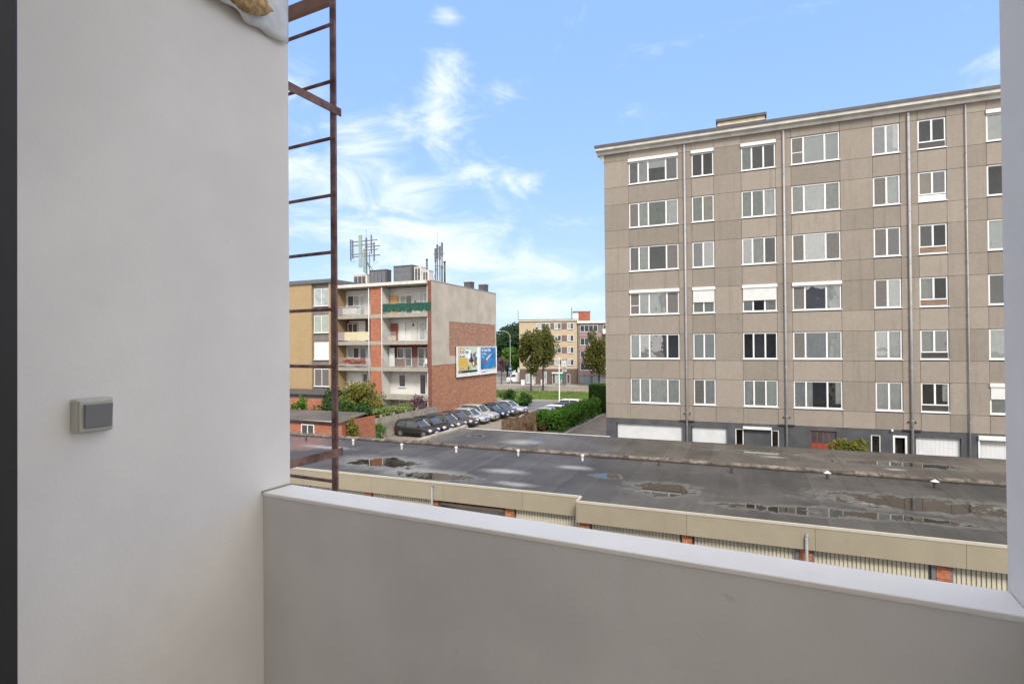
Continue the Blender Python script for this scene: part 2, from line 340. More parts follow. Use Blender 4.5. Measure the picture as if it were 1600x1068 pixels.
# ================================================================ GROUND
def struct(name,mb,mat): 
    o=mb.build(name,mat); o['kind']='structure'; return o
struct('ground',MB().quad((-1200,-400,-.02),(1200,-400,-.02),(1200,1500,-.02),(-1200,1500,-.02)),'pavement')
struct('parking_yard',MB().quad((-30.1,-2,0),(-16.6,-2,0),(-16.6,64,0),(-30.1,64,0)).quad((-60,-2,0),(-30.1,-2,0),(-30.1,49,0),(-60,49,0)),'yard')
struct('driveway',MB().quad((-14.85,-2,0),(40,-2,0),(40,34.69,0),(-14.85,34.69,0)).quad((-14.85,34.69,0),(-8.1,34.69,0),(-8.1,64,0),(-14.85,64,0)),'drive')
struct('garage_court',MB().quad((-60,-2,.004),(40,-2,.004),(40,17.1,.004),(-60,17.1,.004)),'asphalt')
struct('road',MB().quad((-300,64.5,-.012),(300,64.5,-.012),(300,76,-.012),(-300,76,-.012)),'asphalt')
struct('grass_verge',MB().box(-300,300,76.6,91,-.1,.09),'grass')
struct('kerb',MB().box(-300,300,76.0,76.598,-.1,.10).box(-300,300,91.002,91.35,-.1,.10),'kerb')
struct('far_road',MB().quad((-300,91.35,-.012),(300,91.35,-.012),(300,104,-.012),(-300,104,-.012)),'yard')
mk=MB()
for k in range(12): mk.quad((-60+k*6,97,-.006),(-57+k*6,97,-.006),(-57+k*6,97.15,-.006),(-60+k*6,97.15,-.006))
mk.quad((-100,75.3,-.006),(60,75.3,-.006),(60,75.42,-.006),(-100,75.42,-.006))
struct('road_marking',mk,'road_paint')
# grass tufts
mb=MB()
for k in range(9000):
    x=random.uniform(-55,-12); y=random.uniform(77,90.8); a=random.uniform(0,6.3); h=random.uniform(.12,.38); r=.09
    i=len(mb.v); mb.v+=[(x-r*math.cos(a),y-r*math.sin(a),.08),(x+r*math.cos(a),y+r*math.sin(a),.08),(x+random.uniform(-.1,.1),y,.08+h)]; mb.f.append((i,i+1,i+2))
g=mb.build('grass_tufts','grass'); g['kind']='stuff'; tag(g,'rough grass growing on the verge between the two roads','grass')

# ================================================================ BALCONY (own frame, turned 4 degrees)
BR=R(-4)
bal=thing('balcony','white rendered loggia with low solid parapet and smooth side walls','balcony',(0,0,EYE),BR)
MB().box(-1.72,-1.48,-.8,1.30,-1.45,2.35).build('side_wall','white_render',bal,bevel=.006)
MB().box(.352,.6,1.0,1.315,-1.45,2.35).build('side_wall','white_render',bal,bevel=.006,label='white side wall at the right end of the parapet')
pr=MB().box(-1.48,.352,1.192,1.296,-1.45,-.462).build('parapet','parapet_shaded',bal,bevel=.002)
MB().box(-1.479,.351,1.188,1.299,-.462,-.45).build('coping','parapet_top',pr,bevel=.003)
MB().box(-1.4795,-1.474,1.186,1.299,-.4499,-.446).build('sealant','slab_grey',pr)
MB().box(-1.72,3.2,-.8,1.0,-1.6,-1.45).box(-1.72,.6,1.0,1.3,-1.6,-1.45).build('floor_slab','concrete_floor',bal)
MB().box(-1.478,.35,-.8,1.30,2.3,2.4).build('ceiling','white_render',bal)
MB().box(-1.72,3.2,-1.0,-.801,-1.45,3.4).build('back_wall','white_render',bal)  # unseen wall, extended right and raised to keep sun off the parapet
MB().box(-9,-1.722,1.0,1.30,-8,6).box(.602,9,1.0,1.30,-8,6).box(-1.722,.602,1.0,1.296,-8,-1.602).box(-1.722,.602,1.0,1.296,2.402,6).build('facade_wall','white_wall',bal)
MB().box(-1.2,-1.022,.33,.40,-1.45,2.35).build('door_frame','charcoal_frame',bal,bevel=.004)

t=thing('light_switch','grey rocker switch in an ivory box on the white side wall','light switch',(0,0,EYE),BR)
MB().box(-1.4795,-1.455,.673,.752,-.193,-.113).build('housing','switch_ivory',t,bevel=.005)
MB().box(-1.455,-1.447,.677,.748,-.189,-.117).build('cover_frame','switch_ivory',t,bevel=.003)
MB().prism([(-1.447,-.181),(-1.4415,-.181),(-1.436,-.126),(-1.447,-.126)],'y',.685,.742).build('rocker','switch_grey',t,bevel=.0015)

# torn plastic sheet with foam at the top corner
t=thing('plastic_sheet','crumpled white plastic sheet with tan foam hanging at the ceiling corner','plastic sheet',(0,0,EYE),BR)
mb=MB(); nu,nv=26,12
for i in range(nu+1):
    for j in range(nv+1):
        u=i/nu; v=j/nv; y=.86+.425*u
        zb=.996+.006*math.sin(u*7)-.003*math.sin(u*23)
        z=1.31+(zb-1.31)*v; x=-1.472+(.045*v*(1-v)*2+(.012*math.sin(u*9+v*4)*v)+.008*math.sin(u*31+v*17)+.02*v)*(1-u**3*.85)
        mb.v.append((max(x,-1.476),y,z))
for i in range(nu):
    for j in range(nv): a=i*(nv+1)+j; mb.f.append((a,a+nv+1,a+nv+2,a+1))
o=mb.build('sheet','plastic_sheet',t,smooth=True); so=o.modifiers.new('solid','SOLIDIFY'); so.thickness=.003
mb=MB(); n=14
for i in range(n+1):
    for j in range(n):
        a=math.pi*i/n; b_=2*math.pi*j/n; q=1+.12*math.sin(3*b_+i)+.08*math.sin(5*a+j)
        mb.v.append((-1.435+.022*q*math.sin(a)*math.cos(b_),1.10+.085*q*math.cos(a),1.052+.05*q*math.sin(a)*math.sin(b_)))
for i in range(n):
    for j in range(n): mb.f.append((i*n+j,i*n+(j+1)%n,(i+1)*n+(j+1)%n,(i+1)*n+j))
mb.build('foam','foam',t,smooth=True)

# ladder
t=thing('escape_ladder','rusty brown steel ladder fixed on brackets to the outside wall','ladder',(0,0,EYE),BR)
for x in(-2.165,-2.60): MB().box(x-.0185,x+.0185,2.186,2.200,-3.2,3.0).build('rail','rusty_steel',t,bevel=.002)
mb=MB()
for k in range(-3,15): 
    z=1.73-.305*k
    if z>2.9 or z<-3: continue
    o=MB().tube((-2.59,2.19,z),(-2.175,2.19,z),.0095,8).build('rung','rusty_steel',t,smooth=True)
    MB().tube((-2.165,2.1855,z),(-2.165,2.180,z),.009,8).build('rivet','rusty_steel',o)
for z in(1.262,-.555,-2.4):
    for x in(-2.142,-2.624): MB().box(x-.003,x+.003,1.30,2.225,z-.021,z+.021).build('bracket','rusty_steel',t)
MB().box(-2.75,-2.187,2.205,2.235,1.865,1.935).build('top_board','brown_board',t)

# ================================================================ GARAGES
def roof_strips(root,x0,x1,y0,y1,z,mat,wd=1.0):
    x=x0; k=0
    while x<x1-.05:
        xe=min(x+wd,x1); mb=MB(); h=.004+.007*(k%2)
        mb.box(x,xe+.06 if xe<x1 else xe,y0,y1,z,z+h)
        mb.build('roofing_strip',mat,root); x=xe; k+=1
GX0,GX1=-34.,14.
g1=thing('garage_row','low garage row with wet dark felt roof, beige fascia and cream ribbed doors','garages',(0,0,0))
RZ=3.08
def fr_y(x): return 17.42 if x<-4.9 else 16.86
MB().box(GX0,-4.9,18.2,23.9,0,RZ-.006).box(-4.898,GX1,17.25,23.9,0,RZ-.006).build('wall','mortar',g1)
roof_strips(g1,GX0,-4.9,17.47,23.86,RZ,'felt_near'); roof_strips(g1,-4.9,GX1,16.92,23.86,RZ,'felt_near')
# fascia panels
joints=[GX0,-30.,-26.7,-23.2,-19.9,-16.55,-13.2,-10.05,-6.95,-4.9]
for a,b_ in zip(joints,joints[1:]): cbox('fascia_panel','beige_metal',g1,a+.004,b_-.004,17.40,17.44,2.44,3.05); cbox('fascia_trim','beige_trim',g1,a+.001,b_-.001,17.385,17.47,3.05,3.115)
cbox('fascia_panel','beige_metal',g1,-4.92,-4.88,16.86,17.40,2.44,3.05); cbox('fascia_trim','beige_trim',g1,-4.935,-4.86,16.90,17.38,3.05,3.115)
joints=[-4.88,-1.57,1.74,5.02,8.3,11.6,GX1]
for a,b_ in zip(joints,joints[1:]): cbox('fascia_panel','beige_metal',g1,a+.004,b_-.004,16.84,16.88,2.44,3.05); cbox('fascia_trim','beige_trim',g1,a+.001,b_-.001,16.825,16.91,3.05,3.115)
# piers, doors
piers=[(-4.86,-4.53,17.0),(-1.72,-1.44,17.0),(1.38,1.68,17.0),(4.45,4.74,17.0),(7.5,7.8,17.0),(10.6,10.9,17.0),(-7.66,-7.34,17.55),(-10.6,-10.35,17.55),(-13.64,-13.32,17.55),(-16.7,-16.4,17.55),(-19.8,-19.5,17.55)]
for a,b_,y in piers:
    MB().box(a+.004,b_-.004,y+.01,y+.24,0,2.44).build('pier_core','mortar',g1)
    if y<17.3 or a>-14:
        z=2.44; k=0
        while z>1.35:
            z0=z-.062; wdt=b_-a
            s=[(a,a+wdt*.66),(a+wdt*.68,b_)] if k%2 else [(a,a+wdt*.32),(a+wdt*.34,b_)]
            for q0,q1 in s: cbox('brick','orange_brick',g1,q0,q1,y-.004*(k%3),y+.05,z0,z)
            z-=.073; k+=1
    mb=MB(); z=1.30; k=0
    while z>.05:
        s=[(a,a+(b_-a)*.66),(a+(b_-a)*.68,b_)] if k%2 else [(a,a+(b_-a)*.32),(a+(b_-a)*.34,b_)]
        for q0,q1 in s: mb.box(q0,q1,y,y+.05,z-.062,z)
        z-=.073;k+=1
    mb.build('lower_bricks','orange_brick',g1,kind='stuff')
    if a in(4.45,1.38): cbox('side_strip','lead',g1,a-.1,a-.006,y+.01,y+.12,0,2.44); cbox('side_strip','lead',g1,b_+.006,b_+.06,y+.01,y+.12,0,2.44)
def gdoor(x0,x1,y,zt=2.44,openz=None):
    mb=MB(); x=x0
    z0=.02 if openz is None else openz
    while x<x1-.02: mb.box(x,min(x+.065,x1),y,y+.03,z0,zt); x+=.1
    mb.box(x0,x1,y+.03,y+.05,z0,zt); return mb.build('garage_door','cream_door',g1)
xs=sorted([p for p in piers if p[2]<17.3])
for p,q in zip(xs,xs[1:]): gdoor(p[1]+.06,q[0]-.06 if q[0] not in(4.45,) else q[0]-.11,17.1)
xs=sorted([p for p in piers if p[2]>17.3])
for p,q in zip(xs,xs[1:]):
    if p[0]==-10.6:
        gdoor(p[1]+.05,q[0]-.05,18.0,1.2); 
        cbox('raised_door','wood_brown',g1,p[1]+.05,q[0]-.05,17.5,17.66,2.30,2.36,label='brown garage door tilted open under the fascia'); cbox('lintel','beige_trim',g1,p[1]+.03,q[0]-.03,17.66,17.9,2.22,2.43)
    else: gdoor(p[1]+.05,q[0]-.05,17.62)
gdoor(-7.28,-4.95,17.62)
for x,y,zt,zb in((-10.49,17.36,3.0,.1),(1.53,16.79,2.86,.1),(8.4,16.79,2.86,.1)):
    mb=MB().tube((x,y,zb),(x,y,zt-.06),.042,12); mb.tube((x,y,zt-.08),(x+.02,y+.05,zt),.045,12); mb.build('downpipe','pipe_grey',g1,smooth=True)
# ridge tiles between the two roofs
g2=thing('garage_row','second garage row farther back with weathered brown felt roof','garages',(0,0,0))
MB().box(-15.55,GX1,24.12,29.1,0,RZ).build('wall','mortar',g2)
MB().box(GX0,GX1,23.9,24.10,0,RZ+.06).build('ridge_wall','mortar',g1)
x=GX0; k=0
while x<GX1:
    L_=.84; tilt=random.uniform(-.01,.015)
    mb=MB().prism([(23.80,RZ+.05),(24.14,RZ+.05),(24.14,RZ+.09),(24.02,RZ+.15+tilt),(23.93,RZ+.15+tilt),(23.80,RZ+.10)],'x',x,x+L_-.012)
    mb.prism([(23.79,RZ+.06),(24.15,RZ+.06),(24.15,RZ+.10),(24.03,RZ+.165+tilt),(23.92,RZ+.165+tilt),(23.79,RZ+.115)],'x',x+L_-.07,x+L_-.012)
    mb.build('ridge_tile','ridge_tile',g1); x+=L_; k+=1
roof_strips(g2,-15.4,GX1,24.16,29.1,RZ+.02,'felt_far')
MB().box(-15.4,GX1,29.1,29.16,2.7,RZ+.05).build('roof_edge','roof_edge',g2)
MB().box(-15.3,-6.6,29.17,29.20,RZ+.0,RZ+.085).build('edge_trim','pvc_white',g2)
# end kerb with cover pieces, follows the yard
y=24.3
while y<29.9:
    x=-15.62
    MB().prism([(x-.14,RZ-.02),(x+.14,RZ-.02),(x+.14,RZ+.10),(x+.04,RZ+.17),(x-.04,RZ+.17),(x-.14,RZ+.10)],'y',y,min(y+.93,29.9)).build('coping_tile','fence_concrete',g2); y+=.95
MB().box(-15.74,-15.5,24.3,29.9,0,RZ-.025).build('end_wall','mortar',g2)
# vents
for x,y,kind in((-18.25,22.62,'w'),(-15.22,22.44,'w'),(-12.36,22.65,'w'),(-9.37,22.96,'w'),(-6.38,22.9,'w'),(-3.2,23.02,'d'),(-.45,22.72,'d'),(2.78,22.87,'h'),(5.94,22.73,'h'),(-21.39,22.68,'d')):
    z=RZ; mat='pvc_white' if kind=='w' else 'dark_pipe'
    mb=MB().tube((x,y,z),(x,y,z+.26),.048,12)
    if kind=='w': mb.tube((x,y,z+.20),(x,y,z+.26),.075,12).tube((x,y,z+.26),(x,y,z+.29),.075,12,.04)
    o=mb.build('roof_vent',mat,g1,smooth=False,label={'w':'short white roof vent','d':'short black roof vent','h':'small vent with a pointed pale hat'}[kind])
    if kind=='h': MB().tube((x,y,z+.24),(x,y,z+.32),.13,14,.01).build('cap','cabinet_grey',o)

# ================================================================ RIGHT APARTMENT BLOCK
FY=34.7
ab=thing('apartment_block','tall grey-brown concrete apartment block with white windows and dark ground floor','building',(0,0,0))
X=[-8.09,-6.53,-3.54,-2.76,-1.5,0.0,1.82,2.6,5.0,6.52,7.75,8.53,9.75,10.54,11.39,13.2,15.3,17.6,19.6,22.0]
Z0=3.42; ZT=20.15
rows=[]
for k in range(6): rows.append((4.46+2.735*k-.13,5.9+2.74*k+.05))
# window columns: index of left edge in X -> pane widths
WC={1:(.2,.2,.36,.24),3:(.5,.5),5:(.31,.345,.345),7:(.26,.44,.30),9:(.5,.5),11:(.5,.5),14:(.5,.5),16:(.3,.4,.3),18:(.5,.5)}
g_=.008
def panel(x0,x1,z0,z1): cbox('concrete_panel','aggregate',ab,x0+g_,x1-g_,FY+random.choice((0,.003,.006)),FY+.14,z0+g_,z1-g_)
for i in range(len(X)-1):
    z=Z0
    for k,(a,b_) in enumerate(rows):
        panel(X[i],X[i+1],z,a)
        if i not in WC: panel(X[i],X[i+1],a,b_)
        z=b_
    panel(X[i],X[i+1],z,ZT)
MB().box(-8.085,22.0,FY+1.3,47,.0,20.2).build('core','room_dark',ab)
MB().box(-8.085,-8.0,FY+.14,FY+1.3,.0,20.2).box(22.0,22.1,FY+.14,47,0,20.2).build('side_wall','aggregate',ab)
mb=MB()                                           # strips behind the joints
for i,x in enumerate(X[1:-1]): mb.box(x-.06,x+.06,FY+.142,FY+.2,Z0,ZT) if True else None
mb.build('joint_strip','joint_dark',ab)
mb=MB()
for k in range(6):
    mb.box(-8,22,FY+.1421,FY+1.29,rows[k][1]-.01,rows[k][1]+.12)
mb.build('floor_slab','room_dark',ab)
# eaves
MB().box(-8.5,22.4,FY-.12,FY+.30,20.15,20.33).build('soffit_beam','eave_white',ab)
MB().prism([(FY-.45,20.52),(FY-.42,20.36),(FY-.10,20.33),(FY+12.5,20.33),(FY+12.5,20.52)],'x',-8.55,22.5).build('eave','eave_white',ab)
MB().box(-8.58,22.52,FY-.5,47.3,20.52,20.68).build('roof_edge','roof_edge',ab)
MB().prism([(-8.09,19.7),(-8.09,20.33),(-8.5,20.33)],'y',FY,FY+12).build('end_soffit','eave_white',ab)
ph=MB().box(-1.37,1.42,38,42,20.68,22.40).build('penthouse','cream_clad',ab)
MB().box(-1.47,1.52,37.9,42.1,22.40,22.56).build('penthouse_roof','roof_edge',ph)
MB().box(-1.40,1.45,37.96,42.04,22.13,22.17).build('penthouse_band','eave_white',ph)
CUR={}
def curtain(parent,x0,x1,y,z0,z1,mat):
    n=max(6,int((x1-x0)/.035)); mb=MB(); ph_=random.uniform(0,6)
    for i in range(n+1):
        x=x0+(x1-x0)*i/n; o=.016*math.sin(i*1.15+ph_)+.008*math.sin(i*2.7); mb.v+=[(x,y+o,z0),(x,y+o*.7,z1)]
    for i in range(n): mb.f.append((2*i,2*i+2,2*i+3,2*i+1))
    mb.build('curtain',mat,parent,smooth=True)
def window(parent,x0,x1,z0,z1,y,pw,spec,box=False,shut=0.,vent=None,name='window',boxmat='shutter_white',fw=.062,deep=.12):
    """framed window lying just inside the wall plane y, facing -y; spec: one letter per pane"""
    fz0=z0; 
    if vent: fz0=z0+.34
    zt=z1-(0.16 if box else 0)
    yf=y+.055
    mb=MB(); mb.box(x0,x1,yf,yf+.07,fz0,fz0+fw).box(x0,x1,yf,yf+.07,zt-fw,zt)
    edges=[x0]; 
    for p_ in pw: edges.append(edges[-1]+(x1-x0)*p_)
    edges[-1]=x1
    for i,e in enumerate(edges):
        h=fw if i in(0,len(edges)-1) else fw*.95
        a=e if i==0 else (e-2*h/2 if i<len(edges)-1 else e-h); b_=a+h if i==0 else (e+h if i<len(edges)-1 else e)
        if 0<i<len(edges)-1: a,b_=e-h*.7,e+h*.7
        mb.box(a,b_,yf+.002,yf+.068,fz0+fw,zt-fw)
    fr_=mb.build(name,'window_white',parent)
    cbox('sill','window_white',fr_,x0-.04,x1+.04,y-.03,yf+.03,z0-.045,z0-.004)
    if vent:
        cbox('vent_panel',{'d':'vent_dark','w':'window_white','r':'vent_brown'}[vent],fr_,x0+.03,x1-.03,yf+.03,yf+.06,z0+.05,fz0-.02)
        mb=MB().box(x0,x0+.03,yf,yf+.07,z0,fz0-.001).box(x1-.03,x1,yf,yf+.07,z0,fz0-.001).box(x0+.031,x1-.031,yf,yf+.07,z0,z0+.045); mb.build('vent_frame','window_white',fr_)
    for i,ch in enumerate(spec):
        a=edges[i]+(fw if i==0 else fw*.7)+.001; b_=edges[i+1]-(fw if i==len(spec)-1 else fw*.7)-.001; za=fz0+fw+.001; zb=zt-fw-.001
        if ch in'sm':
            cbox('insect_screen','screen_grey',fr_,a,b_,yf+.02,yf+.03,za,zb)
            if ch=='m': cbox('screen_bar','window_white',fr_,a,b_,yf+.008,yf+.019,(za+zb)/2-.02-.1,(za+zb)/2+.02-.1)
            continue
        cbox('pane','glass',fr_,a,b_,yf+.03,yf+.034,za,zb)
        yc=yf+.10
        if ch=='c': curtain(fr_,a-.04,b_+.04,yc,za-.05,zb+.05,'curtain_light')
        elif ch=='g': curtain(fr_,a-.04,b_+.04,yc,za-.05,zb+.05,'curtain_grey')
        elif ch=='n': curtain(fr_,a-.04,b_+.04,yc,za-.05,zb+.05,'curtain_green')
        elif ch=='e': curtain(fr_,a-.04,b_+.04,yc,za-.05,zb+.05,'curtain_beige')
        elif ch=='w': cbox('blind','blind_white',fr_,a-.03,b_+.03,yc-.02,yc-.01,za-.03,zb+.03)
        elif ch=='h': cbox('blind','blind_white',fr_,a-.03,b_+.03,yc-.02,yc-.01,zb-.35*(zb-za),zb+.03)
        elif ch=='r': curtain(fr_,(a+b_)/2+.05,b_+.04,yc,za+(zb-za)*.15,zb+.05,'curtain_light')
        elif ch=='l': curtain(fr_,a-.04,a+(b_-a)*.3,yc,za-.05,zb+.05,'curtain_light')
    if box:
        cbox('shutter_box',boxmat,fr_,x0-.03,x1+.03,y-.08,yf+.03,z1-.155,z1+.03)
    if shut:
        zb=z1-.156; za=zb-(zb-z0)*shut; mb=MB(); z=zb
        while z>za+.01: mb.box(x0+.02,x1-.02,y-.028,y-.012,max(z-.052,za),z-.004); z-=.056
        mb.box(x0+.02,x1-.02,y-.0119,y-.004,za,zb); mb.build('roller_shutter','shutter_white',fr_)
    return fr_
S={5:['ddhd','dd','ndd','mww','dr','dd','cc','ddd','cd'],4:['sgnc','ne','nnc','gcg','sc','ed','dd','cgc','dd'],3:['dgds','dd','dgd','scs','sd','dd','cc','dcd','gg'],
   2:['mccs','gg','gdg','sdc','sg','gd','dd','cdc','dc'],1:['wddd','ww','ddd','scc','cc','gd','cc','ddd','cc'],0:['cccc','ec','cgc','clr','cc','dr','gg','ccc','gc']}
for ci,(i,pw) in enumerate(WC.items()):
    for k in range(6):
        a,b_=rows[k]; sp=S[k][ci]
        if len(sp)!=len(pw): sp=(sp+'dddd')[:len(pw)]
        kw=dict(box=False,shut=0.,vent=None)
        if (k==5 and ci in(0,1,2,6)) or (k==2 and ci in(0,1,2,3)) or (k==0 and ci==6): kw['box']=True
        if k==2 and ci in(1,2): kw['shut']=.53
        if k==0 and ci==6: kw['shut']=.45
        if ci==5: kw['vent']='drwrrdd'[0] if k in(5,0,1) else ('w' if k==4 else 'r')
        window(ab,X[i]+.012,X[i+1]-.012,a+.10,b_-.012,FY,pw,sp,**kw)
# downpipes
for x,r in((-3.15,.055),(2.23,.055),(8.12,.06),(10.54,.03),(16.,.055)):
    mb=MB().tube((x,FY-.09,.05),(x,FY-.09,19.9),r,10); mb.tube((x,FY-.09,19.9),(x,FY-.02,20.12),r,10)
    o=mb.build('downpipe','zinc',ab,smooth=True)
    z=1.2
    while z<20: MB().tube((x,FY-.09,z),(x,FY-.09,z+.05),r+.012,10).box(x-.02,x+.02,FY-.07,FY+.0,z,z+.05).build('pipe_clamp','zinc',o); z+=2.735
    if r>.05:
        MB().box(x-.42,x+.42,FY-.10,FY-.002,3.43,3.48).build('bracket_bar','dark_pipe',o)
        for q in(-.16,.16): MB().tube((x+q,FY-.06,3.85),(x+q,FY-.002,3.9),.035,8).build('pipe_hook','dark_pipe',o)
# ground floor cladding and openings
gf=[(-7.44,-3.43,'door'),(-2.92,-.91,'door'),(-.46,-.02,'win'),(-.01,1.42,'ent'),(1.44,1.84,'win'),(3.44,4.68,'red'),(6.29,6.73,'win'),(7.27,7.90,'frame'),(8.25,10.2,'door'),(10.9,13.6,'box'),(15,18,'door')]
tops={'door':3.12,'win':3.12,'ent':3.28,'red':3.2,'frame':3.15,'box':3.32}
xx=-8.09
for a,b_,kd in gf+[(22,22,None)]:
    n=max(1,round((a-xx)/1.25))
    if a-xx>.05:
        for q in range(n):
            p0=xx+(a-xx)*q/n; p1=xx+(a-xx)*(q+1)/n
            cbox('slate_panel','slate',ab,p0+.003,p1-.003,FY+.02,FY+.1,.0,1.70); cbox('slate_panel','slate',ab,p0+.003,p1-.003,FY+.02,FY+.1,1.705,Z0-.012)
    xx=b_
    if kd:
        cbox('slate_panel','slate',ab,a+.001,b_-.001,FY+.02,FY+.1,tops[kd],Z0-.012)
        if kd in('door','box'):
            mb=MB(); x=a+.01
            while x<b_-.03: mb.box(x,min(x+.172,b_),FY+.182,FY+.19,.03,tops[kd]-.005); x+=.18
            mb.box(a,b_,FY+.19,FY+.22,.03,tops[kd]-.005); o=mb.build('garage_door','white_door',ab)
            cbox('door_reveal','slate',o,a,a+.06,FY+.1,FY+.158,.03,tops[kd]-.002)
            if kd=='box': MB().box(a-.02,b_+.02,FY-.12,FY+.018,3.12,3.33).build('shutter_box','shutter_white',o); MB().box(a-.02,a+.05,FY-.03,FY+.018,.03,3.118).build('shutter_guide','window_white',o)
        elif kd=='win': window(ab,a,b_,.9 if a<2 else 1.9,3.11,FY,(1.,),'d',name='narrow_window',fw=.05); cbox('slate_panel','slate',ab,a+.001,b_-.001,FY+.02,FY+.1,0,.83 if a<2 else 1.83)
        elif kd=='ent':
            cbox('entrance_door','slate',ab,a,b_,FY+.12,FY+.16,0,3.27); cbox('shutter_box','shutter_white',ab,a-.04,b_+.04,FY-.12,FY+.018,3.12,3.27)
        elif kd=='red':
            o=cbox('wooden_door','red_door',ab,a,b_,FY+.12,FY+.16,0,3.195)
            for q in range(4): cbox('door_pane','far_glass',o,a+.05+q*(b_-a-.06)/4,a+(q+1)*(b_-a-.06)/4,FY+.105,FY+.119,2.5,3.12)
            for q in(.25,.5,.75): cbox('door_slat','red_door',o,a+q*(b_-a)-.02,a+q*(b_-a)+.02,FY+.09,FY+.104,0,2.45)
        elif kd=='frame':
            mb=MB().box(a,a+.09,FY-.01,FY+.08,0,3.14).box(b_-.09,b_,FY-.01,FY+.08,0,3.14).box(a+.091,b_-.091,FY-.01,FY+.08,3.03,3.14); o=mb.build('door_surround','window_white',ab); cbox('door_leaf','room_dark',o,a+.09,b_-.09,FY+.5,FY+.54,0,3.03)
mb=MB().tube((7.22,FY-.12,3.37),(7.22,FY-.12,3.47),.055,10).box(7.2,7.24,FY-.1,FY+.018,3.4,3.44); mb.build('wall_lamp','lamp_white',ab)

# ================================================================ simple window for far facades (faces -y of its own frame)
def fwin(parent,x0,x1,z0,z1,y,n=2,glass='far_glass',fw=.07,bars=None,name='window',sill=True):
    mb=MB(); mb.box(x0,x1,y-.03,y+.03,z0,z0+fw).box(x0,x1,y-.03,y+.03,z1-fw,z1)
    for i in range(n+1):
        e=x0+(x1-x0)*i/n; a=min(max(e-fw/2,x0),x1-fw); mb.box(a,a+fw,y-.028,y+.028,z0+fw,z1-fw)
    f=mb.build(name,'window_white',parent)
    gs=glass if isinstance(glass,(list,tuple)) else [glass]*n
    for i in range(n):
        a=x0+(x1-x0)*i/n+(fw if i==0 else fw/2)+.001; b_=x0+(x1-x0)*(i+1)/n-(fw if i==n-1 else fw/2)-.001
        cbox('pane',gs[i],f,a,b_,y-.005,y+.02,z0+fw+.001,z1-fw-.001)
    if sill: cbox('sill','window_white',f,x0-.05,x1+.05,y-.14,y-.031,z0-.03,z0+.03)
    return f
# ================================================================ BALCONY BLOCK WITH BRICK GABLE (left)
bb=thing('apartment_block','four-storey white balcony block with an orange brick gable wall and roof antennas','building',(0,0,0))
BY=50.1; BX=-30.2
slabs=[(2.35,2.80),(5.41,5.82),(8.28,8.69),(11.23,11.65)]
fl=[(0,2.35),(2.80,5.41),(5.82,8.28),(8.69,11.23),(11.65,14.6)]
MB().box(-42.6,-30.6,51.85,66.3,0,14.6).build('core','slab_grey',bb)
# gable: brick with plaster sheets 3 cm proud around an open patch
MB().box(-30.6,-30.24,BY,66.6,0,15.0).build('gable_wall','gable_brick',bb)
def rough(pts,j=.05): return pts
mb=MB()
random.seed(3)
def jag(y0,z0,y1,z1,n=24,a=.05):
    return [(y0+(y1-y0)*i/n+(random.uniform(-a,a) if 0<i<n and abs(y1-y0)<abs(z1-z0) else 0), z0+(z1-z0)*i/n+(random.uniform(-a,a) if 0<i<n and abs(z1-z0)<abs(y1-y0) else 0)) for i in range(n+1)]
top=jag(53.9,10.83,66.3,10.83)
mb.prism([(66.59,15.0),(BY+.01,15.0)]+[(BY+.01,10.83)]+top+[(66.59,10.83)],'x',-30.238,-30.2)
mb.prism([(BY+.01,10.829)]+jag(BY+.01,6.05,55.6,6.05,14,.03)+[(55.6,7.0)]+jag(53.9,7.0,53.9,10.829,14,.04),'x',-30.238,-30.2)
mb.prism([(66.3,10.829),(66.3,6.0),(66.59,6.0),(66.59,10.829)],'x',-30.238,-30.2)
mb.build('plaster_coat','plaster',bb)
MB().box(-30.239,-30.225,53.95,66.28,7.0,10.8).build('brick_patch','patch_brick',bb,label='faded bare brick patch in the plastered gable')
MB().box(-30.65,-30.16,BY-.02,66.65,15.0,15.07).build('gable_coping','zinc',bb)
MB().box(-30.62,-30.19,BY-.05,BY-.001,0,15.0).build('corner_pier','dark_red_brick',bb)
MB().box(-37.99,-36.62,BY,BY+1.7,0,14.62).build('brick_pier','pier_brick',bb)
for z0,z1 in slabs: cbox('pier_band','slab_grey',bb,-37.99,-36.62,BY-.012,BY-.001,z0,z1)
MB().box(-42.9,-30.63,BY-.35,66.5,14.72,15.05).build('roof_slab','eave_white',bb)
MB().box(-42.9,-30.63,BY-.2,BY+.3,14.63,14.718).build('roof_soffit','slab_grey',bb)
for z0,z1 in slabs:
    cbox('balcony_slab','slab_grey',bb,-42.6,-38.0,BY-.05,51.6,z0,z1); cbox('balcony_slab','slab_grey',bb,-36.61,-30.63,BY-.05,51.6,z0,z1)
for x in(-38.13,-36.42): MB().tube((x,BY-.1,.1),(x,BY-.1,14.7),.06,8).build('downpipe','pvc_white',bb,smooth=True)
wm={0:('slab_grey','slab_grey'),1:('white_wall','white_wall'),2:('white_wall','dark_red_brick'),3:('dark_red_brick','white_wall'),4:('white_wall','white_wall')}
for k,(a,b_) in enumerate(fl):
    cbox('back_wall',wm[k][0],bb,-42.6,-38.0,51.62,51.84,a+.001,b_-.001); cbox('back_wall',wm[k][1],bb,-36.61,-30.63,51.62,51.84,a+.001,b_-.001)
    cbox('party_wall','white_wall',bb,-36.61,-36.45,BY+.1,51.6,a+.001,b_-.001); cbox('party_wall','white_wall' if k!=2 else 'dark_red_brick',bb,-30.8,-30.63,BY+.1,51.6,a+.001,b_-.001)
Y=51.57
G,PG='far_glass','far_glass_pale'
def slabp(mat,x0,x1,z0,z1,y=Y,name='panel',label=None): return cbox(name,mat,bb,x0,x1,y-.02,y+.03,z0,z1,label)
